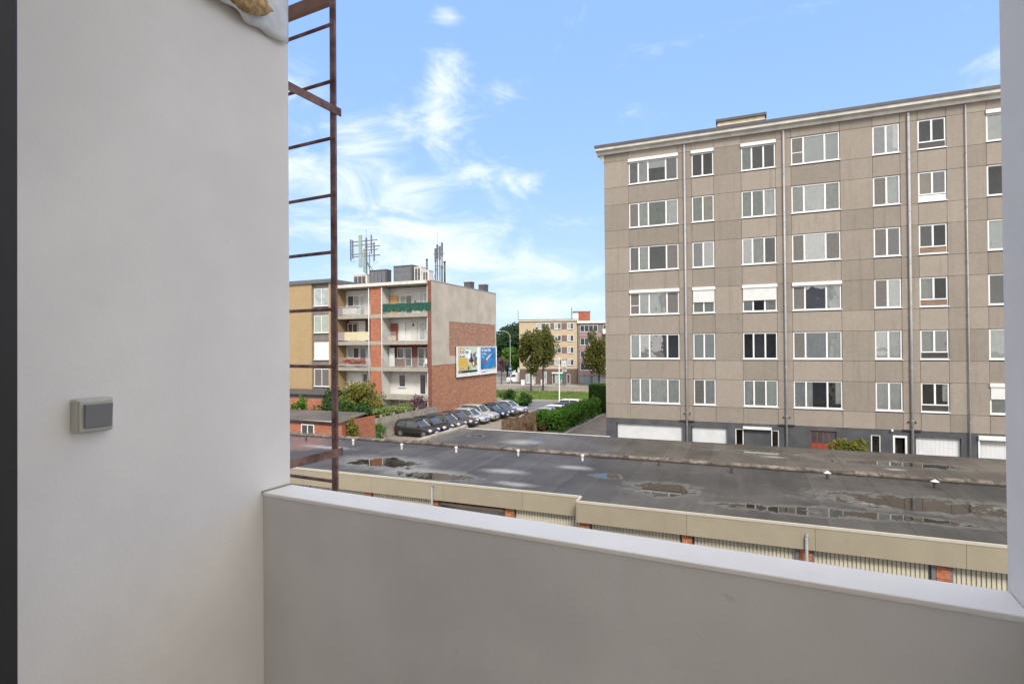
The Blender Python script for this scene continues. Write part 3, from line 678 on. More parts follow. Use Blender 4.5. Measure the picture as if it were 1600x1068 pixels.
def rail(x0,x1,z,h=1.0,step=.13,y=BY+.02,mat='railing_grey'):
    mb=MB().box(x0,x1,y-.02,y+.02,z+h-.04,z+h).box(x0,x1,y-.015,y+.015,z+.1,z+.13); x=x0
    while x<x1: mb.box(x,x+.025,y-.01,y+.01,z+.13,z+h-.04); x+=step
    return mb.build('railing',mat,bb)
# top floor
fwin(bb,-42.3,-40.6,12.75,14.0,Y,2,[G,PG]); fwin(bb,-40.55,-39.9,11.68,14.0,Y,1,PG,name='balcony_door',sill=False); rail(-42.6,-38.2,11.65); slabp('white_wall',-41.9,-39.9,11.7,12.45,y=BY+.1,name='rail_screen'); slabp('mauve_panel',-42.6,-42.0,11.7,12.6,y=BY+.1,name='rail_screen')
slabp('orange_panel',-36.3,-35.35,11.7,13.75,y=51.5,name='orange_screen'); fwin(bb,-35.1,-33.5,11.7,13.75,Y,2,['curtain_green',G],sill=False); fwin(bb,-32.6,-30.9,11.7,13.9,Y,3,[PG,PG,G],sill=False)
MB().box(-33.16,-33.06,51.4,51.56,12.95,13.1).build('wall_lamp','dark_pipe',bb)
mb=MB(); n=40
for i in range(n+1):
    x=-36.3+(6.1)*i/n; o=.05*math.sin(i*.9)+.03*math.sin(i*2.3); mb.v+=[(x,BY-.09+o,11.82+.05*math.sin(i*.7)+(.12 if i%9>6 else 0)),(x,BY-.07+o*.3,12.28),(x,BY-.09,12.72+.02*math.sin(i*.5))]
for i in range(n):
    a=3*i; mb.f+=[(a,a+3,a+4,a+1),(a+1,a+4,a+5,a+2)]
tp=mb.build('tarpaulin','green_tarp',bb,smooth=True); tp['label']='dark green tarpaulin tied along the top balcony rail'; rail(-36.4,-30.7,11.65)
# third
fwin(bb,-42.3,-40.9,8.7,10.8,Y,2,[G,G],sill=False); slabp('white_wall',-40.8,-39.8,8.72,10.9,name='white_shutter'); fwin(bb,-38.9,-38.3,8.72,10.9,Y,1,PG,sill=False); slabp('shutter_white',-42.1,-39.8,10.9,11.05,name='shutter_box')
slabp('mauve_panel',-42.6,-41.6,8.8,9.75,y=BY+.05,name='rail_panel'); slabp('beige_panel',-41.59,-39.95,8.8,9.75,y=BY+.05,name='rail_panel'); slabp('beige_panel',-39.93,-38.2,8.8,9.75,y=BY+.05,name='rail_panel')
slabp('red_brown_panel',-36.3,-35.4,8.72,10.65,y=51.5,name='red_screen'); slabp('shutter_white',-35.2,-34.4,8.72,10.7,name='white_shutter'); slabp('white_wall',-34.3,-32.9,8.72,10.75,name='white_door'); fwin(bb,-32.6,-31.85,8.72,10.75,Y,1,PG,name='balcony_door',sill=False); slabp('shutter_white',-31.75,-30.82,8.72,10.85,name='white_shutter'); slabp('railing_grey',-31.75,-30.82,9.5,9.56,y=51.52,name='shutter_rail')
slabp('shutter_white',-35.3,-33.6,10.85,11.0,name='shutter_box'); slabp('shutter_white',-32.9,-30.82,10.88,11.02,name='shutter_box'); rail(-36.4,-34.7,8.69,.95); rail(-32.7,-30.7,8.69,.95)
slabp('beige_panel',-35.9,-34.9,8.75,9.3,y=50.5,name='beige_box')
MB().box(-33.4,-33.3,51.4,51.56,10.3,10.6).build('wall_lamp','dark_pipe',bb)
# second
fwin(bb,-42.3,-40.7,6.75,8.0,Y,2,[PG,G]); fwin(bb,-40.6,-39.7,5.85,8.05,Y,1,G,name='balcony_door',sill=False); rail(-42.6,-38.2,5.82)
fwin(bb,-35.5,-34.6,6.75,7.95,Y,1,G); fwin(bb,-34.5,-33.6,5.85,7.95,Y,1,G,name='balcony_door',sill=False); fwin(bb,-32.8,-31.95,5.85,7.95,Y,1,G,name='balcony_door',sill=False); fwin(bb,-31.9,-30.85,6.7,7.95,Y,2,G); slabp('shutter_white',-36.3,-35.6,5.85,7.95,y=51.2,name='white_screen'); rail(-36.4,-30.7,5.82)
# first
slabp('shutter_white',-42.3,-40.3,3.2,5.15,name='white_shutter'); fwin(bb,-40.2,-39.5,2.82,5.05,Y,1,G,name='balcony_door',sill=False)
fwin(bb,-35.3,-34.4,3.6,5.0,Y,1,G); fwin(bb,-32.6,-31.8,2.82,5.05,Y,1,G,name='balcony_door',sill=False); slabp('shutter_white',-31.7,-30.82,2.82,5.1,name='white_shutter'); slabp('railing_grey',-31.7,-30.82,3.65,3.71,y=51.52,name='shutter_rail')
# ground floor
fwin(bb,-35.3,-34.3,.9,2.15,Y,1,'curtain_green'); fwin(bb,-33.9,-33.1,.9,2.15,Y,2,G); fwin(bb,-31.9,-30.9,1.,2.1,Y,2,G)
# two chimneys over the gable
for x,y,sx in((-30.9,60.2,.9),(-30.6,63.6,.9)):
    o=MB().box(x-sx/2,x+sx/2,y-.5,y+.5,15.07,15.85).build('chimney','cabinet_dark',bb); MB().box(x-sx/2-.08,x+sx/2+.08,y-.58,y+.58,15.85,15.95).build('chimney_cap','slab_grey',o)
# things on balconies
def balcony_chair(x,y,z,mat,label):
    c=thing('chair',label,'chair',(x,y,z)); MB().box(-.22,.22,-.22,.22,.40,.44).build('seat',mat,c); MB().box(-.22,.22,.2,.24,.44,.9).build('backrest',mat,c)
    for a in(-.2,.18):
        for b_ in(-.2,.18): cbox('leg',mat,c,a,a+.03,b_,b_+.03,0,.4)
balcony_chair(-31.2,50.6,5.82,'poster_white','white chair on the right end of the second-floor balcony with brick walls')
balcony_chair(-40.4,50.6,5.82,'poster_red','red chair on the balcony left of the brick pier, second floor')
def leaves(center,rad,n,size,seed=0,shell=.35,flat=1.,clumps=None):
    rr=random.Random(seed); mb=MB(); cl=clumps or 14
    cs=[]
    for k in range(cl):
        while True:
            p=Vector((rr.uniform(-1,1),rr.uniform(-1,1),rr.uniform(-1,1)))
            if .25<p.length<.82: break
        cs.append((p,rr.uniform(.26,.46)))
    for k in range(n):
        c,r=cs[rr.randrange(cl)]
        while True:
            q=Vector((rr.uniform(-1,1),rr.uniform(-1,1),rr.uniform(-1,1)))
            if shell<q.length<1: break
        p=c+q*r; P_=Vector((center[0]+p.x*rad[0],center[1]+p.y*rad[1],center[2]+p.z*rad[2]))
        u=Vector((rr.uniform(-1,1),rr.uniform(-1,1),rr.uniform(-1,1))).normalized(); v=u.orthogonal().normalized(); s_=size*rr.uniform(.55,1.25)
        i=len(mb.v); mb.v+=[tuple(P_-u*s_*.6),tuple(P_+v*s_*.35),tuple(P_+u*s_*.6),tuple(P_-v*s_*.35)]; mb.f.append((i,i+1,i+2,i+3))
    return mb
t=thing('flower_box','row of red and white flowers along the second-floor balcony railing','flowers',(-40.2,49.95,6.0))
leaves((0,0,.42),(2.0,.16,.30),500,.13,5).build('blossoms','poster_red',t); leaves((.1,0,.34),(2.1,.16,.25),400,.12,6).build('foliage','petal',t)
cbox('trough','mauve_panel',t,-2.,2.,-.1,.1,0,.16)

# billboards on the gable
t=thing('billboard','wide white-framed double billboard with yellow and blue posters on the brick gable','billboard',(-30.2,0,0))
MB().box(.02,.12,55.3,66.35,4.53,8.04).build('backing','dark_pipe',t)
MB().box(.121,.135,55.38,66.27,4.61,7.97).build('board','box_white',t)
for a,b_,c,d in((55.3,66.35,7.97,8.04),(55.3,66.35,4.53,4.61)): cbox('frame_bar','poster_white',t,.121,.17,a,b_,c,d)
for a,b_ in((55.3,55.38),(66.27,66.35),(60.75,61.4)): cbox('frame_bar','poster_white',t,.121,.168,a,b_,4.612,7.968)
def txt(s,mat,parent,y,z,h,x,bold=0.0):
    cu=bpy.data.curves.new('lettering','FONT'); cu.body=s; cu.size=h; cu.offset=bold; cu.resolution_u=2
    o=bpy.data.objects.new('tmp',cu); col.objects.link(o); dg=bpy.context.evaluated_depsgraph_get(); me=bpy.data.meshes.new_from_object(o.evaluated_get(dg)); bpy.data.objects.remove(o)
    me.name='lettering'; me.materials.clear(); me.materials.append(M[mat])
    for v in me.vertices: v.co=Vector((0,v.co.x,v.co.y))
    return link('lettering',me,(x,y,z),parent)
def poly(pts,mat,x,parent,name='picture'):   # flat print: (y,z) points
    mb=MB(); mb.v=[(x,p[0],p[1]) for p in pts]; mb.f=[tuple(range(len(pts)))]; return mb.build(name,mat,parent)
def rect(y0,y1,z0,z1): return [(y0,z0),(y1,z0),(y1,z1),(y0,z1)]
p1=poly(rect(55.75,60.6,4.95,7.85),'yellow_poster',.14,t,'poster'); p1['label']='yellow and pale green poster with two white text bands'
poly([(57.2,7.85),(60.6,7.85),(60.6,4.95),(58.6,4.95),(57.9,6.6)],'pale_poster',.144,p1)
poly(rect(55.75,60.6,4.95,5.2),'poster_black',.148,p1)
poly(rect(56.0,58.9,7.18,7.62),'poster_white',.152,p1); poly(rect(56.0,58.2,6.68,7.13),'poster_white',.152,p1); poly(rect(56.0,57.6,5.3,5.7),'beige_panel',.152,p1)
rr=random.Random(4)
for k in range(26):
    y=rr.uniform(58.2,60.3); z=rr.uniform(5.35,7.2); s_=rr.uniform(.14,.42); q=[(y+s_*math.cos(a)*rr.uniform(.5,1.2),z+1.3*s_*math.sin(a)*rr.uniform(.6,1.)) for a in [i*1.05 for i in range(6)]]
    poly(q,rr.choice(['poster_tan','poster_tan','poster_green','poster_black','poster_red','blue_poster','poster_white']),.149+.0001*k,p1)
for k,(z,s_) in enumerate(((7.0,.3),(6.3,.34),(5.8,.25))): poly([(59.9+s_*math.cos(a)*.7,z+s_*math.sin(a)) for a in [i*.785 for i in range(8)]],'poster_red',.1525+k*.0002,p1)
txt('ER ZIJ Zomer','poster_black',p1,56.08,7.26,.40,.157,.014); txt('bij bent!','poster_black',p1,56.08,6.76,.40,.157,.014); txt('www.info.be','poster_black',p1,56.1,5.42,.22,.157); txt('MEER info','poster_white',p1,55.9,5.0,.16,.157)
p2=poly(rect(61.55,66.1,5.15,7.86),'blue_poster',.14,t,'poster'); p2['label']='blue poster with a red diving swimmer and white lettering'
txt("5e Saint-Gillis",'poster_white',p2,61.8,7.4,.50,.157,.012); txt('Concert','poster_white',p2,61.8,7.0,.40,.157,.008); txt('10-11','poster_white',p2,61.8,6.6,.32,.157,.006)
poly([(62.5,5.85),(62.9,5.8),(63.4,6.1),(64.2,6.75),(65.1,7.1),(65.0,7.18),(64.0,6.95),(63.1,6.5),(62.5,6.15)],'poster_red',.150,p2)
poly([(63.2,6.2),(64.2,6.78),(65.0,7.1),(64.1,6.9),(63.2,6.45)],'poster_white',.152,p2); poly([(64.2,5.15),(66.1,5.15),(66.1,5.4),(65.,5.3)],'poster_tan',.150,p2)
txt('Saint-Gilles','steel_grey',t,61.8,4.75,.26,.157); 

# roof equipment, each standing on the flat roof (top 15.05)
RT=15.05
def cabinet(x0,x1,y0,y1,h,mat,label,slats=0,name='equipment_cabinet'):
    c=thing(name,label,'cabinet',((x0+x1)/2,(y0+y1)/2,RT)); a=(x1-x0)/2; b_=(y1-y0)/2
    MB().box(-a,a,-b_,b_,.12,h).build('housing',mat,c,bevel=.02); MB().box(-a-.04,a+.04,-b_-.04,b_+.04,h,h+.06).build('lid',mat,c)
    for sx in(-a+.1,a-.2):
        cbox('foot','steel_grey',c,sx,sx+.1,-b_,b_,0,.12)
    for k in range(slats): q=-a+.12+k*(2*a-.24)/slats; cbox('door_panel','cabinet_dark' if mat!='cabinet_dark' else 'steel_grey',c,q+.03,q+(2*a-.24)/slats-.06,-b_-.025,-b_-.003,.25,h-.15)
    return c
cabinet(-43.6,-41.6,54.2,55.,1.7,'cabinet_grey','pale low cabinet at the left foot of the antenna mast',3)
cabinet(-41.3,-38.9,54.4,55.4,2.15,'cabinet_dark','dark ribbed cabinet just right of the antenna mast',4)
cabinet(-37.9,-35.3,54.4,55.8,2.45,'cabinet_dark','large dark grey box in the middle of the roof',1)
cabinet(-35.2,-34.2,54.6,55.6,2.2,'cabinet_grey','pale cabinet right beside the large dark box',2)
cabinet(-34.1,-33.2,54.6,55.6,1.75,'cabinet_grey','lowest pale cabinet, rightmost of the roof cabinets',2)
def flue(x,y,h,r,label):
    c=thing('flue_pipe',label,'flue pipe',(x,y,RT)); MB().tube((0,0,0),(0,0,h),r,10).build('pipe','dark_pipe',c,smooth=True); MB().tube((0,0,h),(0,0,h+.12),r*1.5,10).build('cap','dark_pipe',c)
flue(-34.25,55.9,3.2,.10,'black flue pipe rising behind the pale roof cabinets'); flue(-33.7,56.2,1.7,.09,'short black flue behind the rightmost roof cabinet'); flue(-31.35,55.,2.6,.11,'tallest black flue near the gable edge'); flue(-31.7,55.,2.0,.09,'shorter black flue next to the antenna cluster by the gable')
t=thing('antenna_mast','tall lattice of antennas with long pale green panel on braced mast','antenna mast',(-42.25,55,RT))
MB().tube((0,0,0),(0,0,6.3),.12,8).build('pole','steel_grey',t); MB().tube((0,0,6.3),(0,0,7.4),.02,6).build('lightning_rod','steel_grey',t); MB().tube((.5,0,0),(.45,0,4.6),.05,8).build('pole','steel_grey',t)
MB().tube((.1,0,3.4),(2.7,-.1,.2),.05,6).tube((.1,.1,3.2),(.9,1.,.1),.04,6).build('brace','steel_grey',t)
MB().box(-.98,-.55,-.25,-.05,2.75,6.7).build('panel_antenna','antenna_green',t,bevel=.04); MB().box(-.45,-.28,-.1,.05,2.1,5.0).build('panel_antenna','antenna_green',t,label='shorter grey-green panel antenna')
for z,a,b_ in((5.9,-2.2,1.6),(5.45,-1.9,1.0),(5.15,-.2,2.0),(4.75,-.3,1.7),(4.35,-2.2,.2),(4.05,-2.,2.0)): cbox('arm','steel_grey',t,a,b_,-.05,.05,z,z+.10)
for x,z0,z1 in((-2.35,3.7,6.3),(-2.05,3.9,6.2),(.75,4.3,6.6),(1.15,3.4,5.7)): MB().tube((x,0,z0),(x,0,z1),.09,6).build('dipole','steel_grey',t)
def loop(x,z,r):
    mb=MB()
    for k in range(8):
        a=math.pi+k*math.pi/8; b_=math.pi+(k+1)*math.pi/8; mb.tube((x+r*math.cos(a),0,z+r*math.sin(a)),(x+r*math.cos(b_),0,z+r*math.sin(b_)),.02,5)
    mb.build('cable_loop','steel_grey',t)
loop(-2.1,3.8,.3); loop(1.35,3.4,.3)
t=thing('antenna_mast','narrow cluster of upright grey antennas near the gable edge','antenna mast',(-32.1,55,RT))
for x,h in((-.2,5.0),(-.45,4.6),(.12,4.8),(.42,5.2)): MB().tube((x,0,0),(x,0,h-.8),.075,8).build('pole','steel_grey',t); MB().box(x-.10,x+.10,-.08,.08,h-1.9,h-.3).build('panel_antenna','steel_grey',t,bevel=.02)
MB().tube((-.2,0,4.2),(-.2,0,6.1),.018,6).build('lightning_rod','steel_grey',t); MB().box(-.75,.7,-.03,.03,3.6,3.68).box(-.5,.5,-.03,.03,2.2,2.27).build('arm','steel_grey',t); MB().tube((-.2,0,2.2),(-.9,.1,.3),.025,6).build('brace','steel_grey',t)

# ================================================================ OCHRE BLOCK far left
oc=thing('apartment_block','ochre brick apartment block with a grey window strip, left of the white balcony block','building',(0,0,0))
MB().box(-62,-45.32,49.0,63,0,15.3).build('wall','ochre_brick',oc)
MB().box(-45.32,-42.85,49.25,63,0,15.3).build('strip_wall','strip_grey',oc)
MB().box(-42.85,-42.62,49.0,63,0,15.3).build('corner_wall','ochre_brick',oc)
MB().box(-62.2,-42.4,48.8,63.2,15.3,15.72).build('roof_edge','steel_grey',oc)
for k in range(5):
    z1=14.72-k*3.03+.0; 
    if z1<1.5: break
    fwin(oc,-45.1,-42.95,z1-2.0,z1,49.2,2,[('far_glass_pale','far_glass_pale'),('curtain_green','curtain_green'),('shutter_white','shutter_white'),('screen_grey','screen_grey'),('far_glass','far_glass')][k])
    cbox('band','strip_grey',oc,-45.31,-42.86,49.2,49.24,z1+.1,z1+.25)
for x in(-51,-57):
    for k in range(4): fwin(oc,x,x+2,12.6-3.03*k,14.4-3.03*k,48.98,2)

# ================================================================ BRICK SHED and garden
sh=thing('brick_shed','low orange brick shed with grey felt roof and small white window','shed',(0,0,0))
MB().box(-40,-26.7,31.0,35.75,0,2.7).build('wall','pier_brick',sh)
MB().prism([(-26.698,31.0),(-26.0,31.0),(-27.75,35.9),(-28.0,35.75),(-26.698,35.75)],'z',0,2.70).build('side_wall','pier_brick',sh)
MB().prism([(-40.2,30.85),(-25.9,30.85),(-27.7,36.05),(-40.2,36.05)],'z',2.702,2.80).build('roof','felt_far',sh); MB().box(-40.2,-26.75,30.80,30.845,2.66,2.82).build('gutter','shutter_white',sh)
fwin(sh,-29.65,-28.45,1.75,2.5,30.98,2,G)
t=tag(leaves((-26.3,32.3,1.75),(.35,.95,1.3),1500,.15,11,clumps=20).build('creeper','leaf_yellow'),'yellow-green creeper climbing the right brick corner of the shed','creeper')
gw=tag(MB().box(-56,-37.6,42.,42.3,0,3.0).build('garden_wall','pier_brick'),'brick garden wall behind the shed, below the ochre block','wall')
fs=thing('garden_store','low brown flat-roofed garden building below the ochre block','shed',(0,0,0)); MB().box(-56,-39.2,44,48.5,0,3.2).build('wall','brown_brick',fs); MB().box(-56.2,-39,43.8,48.7,3.2,3.34).build('roof','roof_edge',fs)
def bush(name,label,cat,c,r,n,size,seed,mat,group=None):
    o=leaves(c,r,n,size,seed).build(name,mat); tag(o,label,cat,group); return o
bush('shrub','bright green low shrub, leftmost against the brick garden wall','shrub',(-39.6,38.5,2.35),(1.0,.7,.95),900,.2,21,'leaf_bright')
bush('shrub','rounder bright green shrub between the shed roof and the garden wall','shrub',(-37.3,38.8,2.5),(1.1,.8,1.15),1000,.2,22,'leaf_bright')
bush('shrub','dark green bush behind the ladder rail','shrub',(-35.3,41.,2.3),(2.6,1.3,2.0),2600,.2,23,'leaf_dark')
bush('shrub','dark green bush at the foot of the yellowing tree','shrub',(-32.2,39.6,1.9),(2.4,1.2,1.5),2000,.2,24,'leaf_dark')

def hedge(name,label,x0,x1,y0,y1,h,n,size,mat,seed,cl=60):
    rr=random.Random(seed); mb=MB(); cs=[(Vector((rr.uniform(x0,x1),rr.uniform(y0,y1),rr.uniform(.25,h-.25))),rr.uniform(.35,.62)) for k in range(cl)]
    cs+=[(Vector((rr.uniform(x0,x1),rr.uniform(y0,y1),h-.2+rr.uniform(-.1,.12))),rr.uniform(.3,.5)) for k in range(cl)]
    for k in range(n):
        c,r=cs[rr.randrange(len(cs))]; q=Vector((rr.gauss(0,1),rr.gauss(0,1),rr.gauss(0,1))).normalized()*r*rr.uniform(.75,1.08); P_=c+q
        if P_.z<.02: continue
        u=Vector((rr.uniform(-1,1),rr.uniform(-1,1),rr.uniform(-.4,1))).normalized(); v=u.orthogonal().normalized(); s_=size*rr.uniform(.55,1.25); i=len(mb.v)
        mb.v+=[tuple(P_-u*s_*.6),tuple(P_+v*s_*.35),tuple(P_+u*s_*.6),tuple(P_-v*s_*.35)]; mb.f.append((i,i+1,i+2,i+3))
    return tag(mb.build(name,mat),label,'hedge')
def tree(name,label,cat,base,h,cr,cz,n,size,mat,seed,trunk=.16,group=None,shape=None,clumps=22):
    rr=random.Random(seed); t=thing(name,label,cat,base,0,group)
    mb=MB(); mb.tube((0,0,0),(.05,0,h*.45),trunk,8,trunk*.75).tube((.05,0,h*.45),(0,.05,h*.86),trunk*.75,8,trunk*.2)
    for k in range(9):
        a=rr.uniform(0,6.28); z=h*rr.uniform(.3,.7); l=rr.uniform(.45,.85)
        mb.tube((.03,0,z),(cr[0]*l*math.cos(a),cr[1]*l*math.sin(a),z+h*rr.uniform(.08,.22)),trunk*.4,5,trunk*.1)
    mb.build('trunk','tree_bark',t); leaves((0,0,cz),cr,n,size,seed,clumps=clumps,shell=.2).build('crown',mat,t); return t
tree('small_tree','loose yellow-green garden tree in front of the brick pier','tree',(-32.7,41.5,0),4.9,(2.6,1.7,1.75),3.25,4200,.18,'leaf_yellow',31,.09)
# concrete fence
cf=thing('concrete_fence','stained concrete panel fence beside the parked cars','fence',(-29.45,0,0))
y=38.3; k=0
while y<50:
    MB().box(-.08,.08,y-.07,y+.07,0,2.0).prism([(-.08,2.0),(.08,2.0),(0,2.08)],'y',y-.07,y+.07).build('post','fence_concrete',cf)
    if y+1.95<50.2:
        for z0,z1 in((.02,.62),(.63,1.23),(1.24,1.85)): cbox('panel','fence_concrete',cf,-.03,.03,y+.075,y+1.875,z0,z1)
    y+=1.95
cbox('panel','fence_concrete',cf,-2.2,-.09,38.27,38.33,.02,1.85)
bush('flowering_shrub','pale flowering shrub spilling over the concrete fence','shrub',(-30.4,43.5,2.1),(.7,4.2,.62),2200,.17,41,'petal')
bush('flowering_shrub','small pinkish shrub at the far end of the concrete fence','shrub',(-30.5,47.6,2.4),(.7,1.6,.8),700,.17,42,'leaf_purple')
bush('shrub','green weeds at the foot of the concrete fence behind the first car','shrub',(-29.3,39.6,.6),(.5,1.,.9),600,.16,43,'leaf_bright')
bush('shrub','leafy shrub behind the concrete fence, near the tree','shrub',(-30.9,42.3,1.9),(.9,2.6,.8),1300,.18,44,'leaf_bright')

# ================================================================ CARS
def car_proto(name,L,Wd,H,kind):
    t=thing(name,'car','car')
    hw=Wd/2; g=.2
    # stations along x (rear to front): z of belt/hood line, half width factor
    if kind=='suv': st=[(-.5,.62,.82),(-.49,.95,.93),(-.40,1.02,.99),(-.1,1.03,1),(.14,1.02,1),(.22,.98,1),(.38,.90,.98),(.46,.80,.92),(.495,.62,.84)]; cab=[(-.47,-.43),(-.30,-.33),(.06,.20)]; rz=H
    elif kind=='sedan': st=[(-.5,.60,.82),(-.49,.88,.92),(-.38,.93,.98),(-.1,.92,1),(.14,.90,1),(.22,.86,1),(.38,.78,.98),(.46,.68,.90),(.495,.52,.80)]; cab=[(-.42,-.28),(0,0),(.04,.22)]; rz=H
    else: st=[(-.5,.60,.82),(-.49,.92,.92),(-.40,.96,.98),(-.1,.95,1),(.14,.93,1),(.22,.89,1),(.38,.80,.98),(.46,.70,.90),(.495,.52,.80)]; cab=[(-.47,-.40),(0,0),(.05,.22)]; rz=H
    mb=MB(); n=0
    for x,z,wf in st:
        w_=hw*wf; X_=x*L
        ring=[(X_,-w_*.94,g),(X_,-w_,g+.22),(X_,-w_,z-.16),(X_,-w_*.93,z-.02),(X_,-w_*.6,z+.01),(X_,w_*.6,z+.01),(X_,w_*.93,z-.02),(X_,w_,z-.16),(X_,w_,g+.22),(X_,w_*.94,g)]
        mb.v+=ring
    for i in range(len(st)-1):
        for j in range(10): a=i*10+j;b_=i*10+(j+1)%10; mb.f.append((a,b_,b_+10,a+10))
    mb.f.append(tuple(range(10))[::-1]); q=(len(st)-1)*10; mb.f.append(tuple(range(q,q+10)))
    body=mb.build('body','car_charcoal',t,smooth=True); s_=body.modifiers.new('sub','SUBSURF'); s_.levels=1; s_.render_levels=2
    # greenhouse
    xb0,xt0=cab[0]; xt1,xb1=cab[2]
    zb=st[3][1]-.03
    P=[(xb0,zb,.90),(xt0,rz-.05,.70),(xt1,rz-.05,.70),(xb1,st[5][1]-.04,.86)]
    bl=[(P[k][0]*L,-hw*P[k][2],P[k][1]) for k in range(4)]; br=[(a,-b_,c) for a,b_,c in bl]
    mb=MB(); mb.v=bl+br; mb.f=[(0,3,2,1),(4,5,6,7),(0,1,5,4),(1,2,6,5),(2,3,7,6),(0,4,7,3)]
    gh=mb.build('window_glass','car_glass',t)
    # roof panel
    mb=MB(); rs=[(xt0*L-.03,rz-.04,.71),(xt0*L+.25,rz+.01,.72),((xt0+xt1)/2*L,rz+.03,.73),(xt1*L-.2,rz+.01,.72),(xt1*L+.04,rz-.045,.70)]
    for x,z,wf in rs: mb.v+=[(x,-hw*wf,z-.05),(x,-hw*wf*.85,z),(x,0,z+.012),(x,hw*wf*.85,z),(x,hw*wf,z-.05)]
    for i in range(4):
        for j in range(4): a=i*5+j; mb.f.append((a,a+5,a+6,a+1))
    o=mb.build('roof','car_charcoal',t,smooth=True); so=o.modifiers.new('s','SOLIDIFY'); so.thickness=.05; so.offset=1
    # pillars
    def bar(p,q,r=.045): return MB().tube(p,q,r,6)
    for sg in(-1,1):
        bar((P[0][0]*L,sg*hw*.9,zb),(P[1][0]*L,sg*hw*.71,rz-.05),.07).build('pillar','car_charcoal',t)
        MB().tube((P[3][0]*L,sg*hw*.87,P[3][1]),(P[2][0]*L,sg*hw*.71,rz-.05),.03,6).build('pillar','car_charcoal',t)
        xm=(xt0*.55+xt1*.45)*L; mb=MB().tube((xm,sg*hw*.915,zb),(xm+.05,sg*hw*.72,rz-.05),.035,6)
        mb.build('pillar','car_charcoal',t)
        MB().box(xb1*L-.28,xb1*L-.12,sg*hw*.98,sg*(hw*.98+.17),zb+.0,zb+.13).build('mirror','car_charcoal',t,bevel=.03)
        MB().prism([(.475*L-.22,.60),(.475*L-.02,.52),(.475*L,.64),(.475*L-.2,.74)],'y',sg*hw*.55,sg*hw*.90).build('headlight','headlamp',t)
        MB().box(-.503*L,-.46*L,sg*hw*.62,sg*hw*.93,.68,.86).build('taillight','taillamp',t)
        for x in(-.31*L,.31*L):
            MB().tube((x,sg*(hw-.25),.33),(x,sg*(hw+.004),.33),.385,20).build('wheel_arch','car_trim',t)
            wh=MB().tube((x,sg*(hw-.22),.32),(x,sg*(hw+.015),.32),.32,20).build('wheel','tyre',t)
            mb=MB().tube((x,sg*(hw+.016),.32),(x,sg*(hw+.022),.32),.20,14)
            mb.build('rim','rim',wh)
    MB().box(.472*L,.503*L,-hw*.45,hw*.45,.42,.60).build('grille','car_trim',t,bevel=.02)
    MB().box(.504*L,.508*L,-.26,.26,.40,.51).build('number_plate','plate',t); MB().box(-.508*L,-.504*L,-.26,.26,.62,.73).build('number_plate','plate',t)
    MB().box(-.497*L,.497*L,-hw*.9,hw*.9,.16,.24).build('underbody','car_trim',t)
    return t
protos={k:car_proto('parked_car',*a,k) for k,a in(('hatch',(4.05,1.74,1.45)),('suv',(4.4,1.84,1.62)),('sedan',(4.5,1.8,1.43)))}
index_kids()
used=set()
def place_car(kind,paintname,x,y,rz,label,group):
    if kind in used: o=copy_tree(protos[kind])
    else: o=protos[kind]; used.add(kind)
    o.location=(x,y,.002); o.rotation_euler=(0,0,rz); tag(o,label,'car',group)
    kids=KIDS.get(o.name) or [c for c in col.objects if c.parent==o]
    for c in kids:
        if c.name.split('.')[0] in('body','roof','pillar','mirror'): c.material_slots[0].link='OBJECT'; c.material_slots[0].material=M[paintname]
gA='cars parked in a row along the brick gable'
cars=[('hatch','car_charcoal','charcoal hatchback, nearest car of the row by the concrete fence'),('sedan','car_black','black saloon second in the row, just behind the charcoal hatchback'),
 ('hatch','car_grey','dark grey hatchback, third in the row from the roofs'),('sedan','car_maroon','dull maroon saloon in the middle of the row'),('hatch','car_silver','silver hatchback between the maroon saloon and the beige high car'),
 ('suv','car_beige','pale beige-grey high-bodied car in front of the gable wall'),('hatch','car_black','black hatchback just beyond the pale high-bodied car'),('sedan','car_grey','dark grey saloon, second from the street end'),
 ('sedan','car_silver','silver saloon at the street end of the row')]
for k,(kd,pn,lb) in enumerate(cars):
    f=k/8; y=42.55+f*18.3; xf=-26.0+f*1.35; L={'hatch':4.05,'suv':4.4,'sedan':4.5}[kd]
    place_car(kd,pn,xf+.85-L/2-(.1 if k==5 else 0),y,R(random.uniform(-2.5,1)-3),lb,gA)
gB='cars parked behind the laurel hedge'
for k,(kd,pn,lb) in enumerate((('sedan','car_silver','silver saloon roof nearest behind the laurel hedge'),('hatch','car_white','white hatchback second behind the laurel hedge'),('sedan','car_charcoal','dark saloon third behind the laurel hedge'),('suv','car_white','white high-bodied car farthest behind the laurel hedge'))):
    place_car(kd,pn,-19.9+.05*k,55.2+2.6*k,R(180),lb,gB)

# ================================================================ HEDGES, KERB, DRY SCREEN
struct('drive_kerb',MB().box(-15.0,-14.85,46,63.5,0,.12),'kerb')
hedge('laurel_hedge','bright green laurel hedge running along the driveway kerb',-16.9,-15.5,48.4,61.5,1.65,15000,.2,'leaf_bright',51,110)
hedge('laurel_hedge','wide bright green end of the hedge next to the brown screen and dry shrub',-18.3,-17.2,48.7,51.5,1.55,3500,.2,'leaf_bright',52,20)
bush('shrub','round bright shrub at the foot of the tall clipped hedge','shrub',(-16.0,63.2,1.0),(.9,1.3,1.3),1300,.2,53,'leaf_bright')
bush('dry_shrub','brown dried shrub between the brown screen and the hedge','shrub',(-18.2,48.6,.85),(1.1,.9,1.05),1300,.16,54,'leaf_brown')
ht=thing('clipped_hedge','tall clipped dark green hedge against the concrete block','hedge',(-15.6,64.6,0))
MB().box(-1.35,1.6,-.4,1.4,0,3.25).build('inner_mass','leaf_dark',ht)
mb=MB(); rr=random.Random(8)
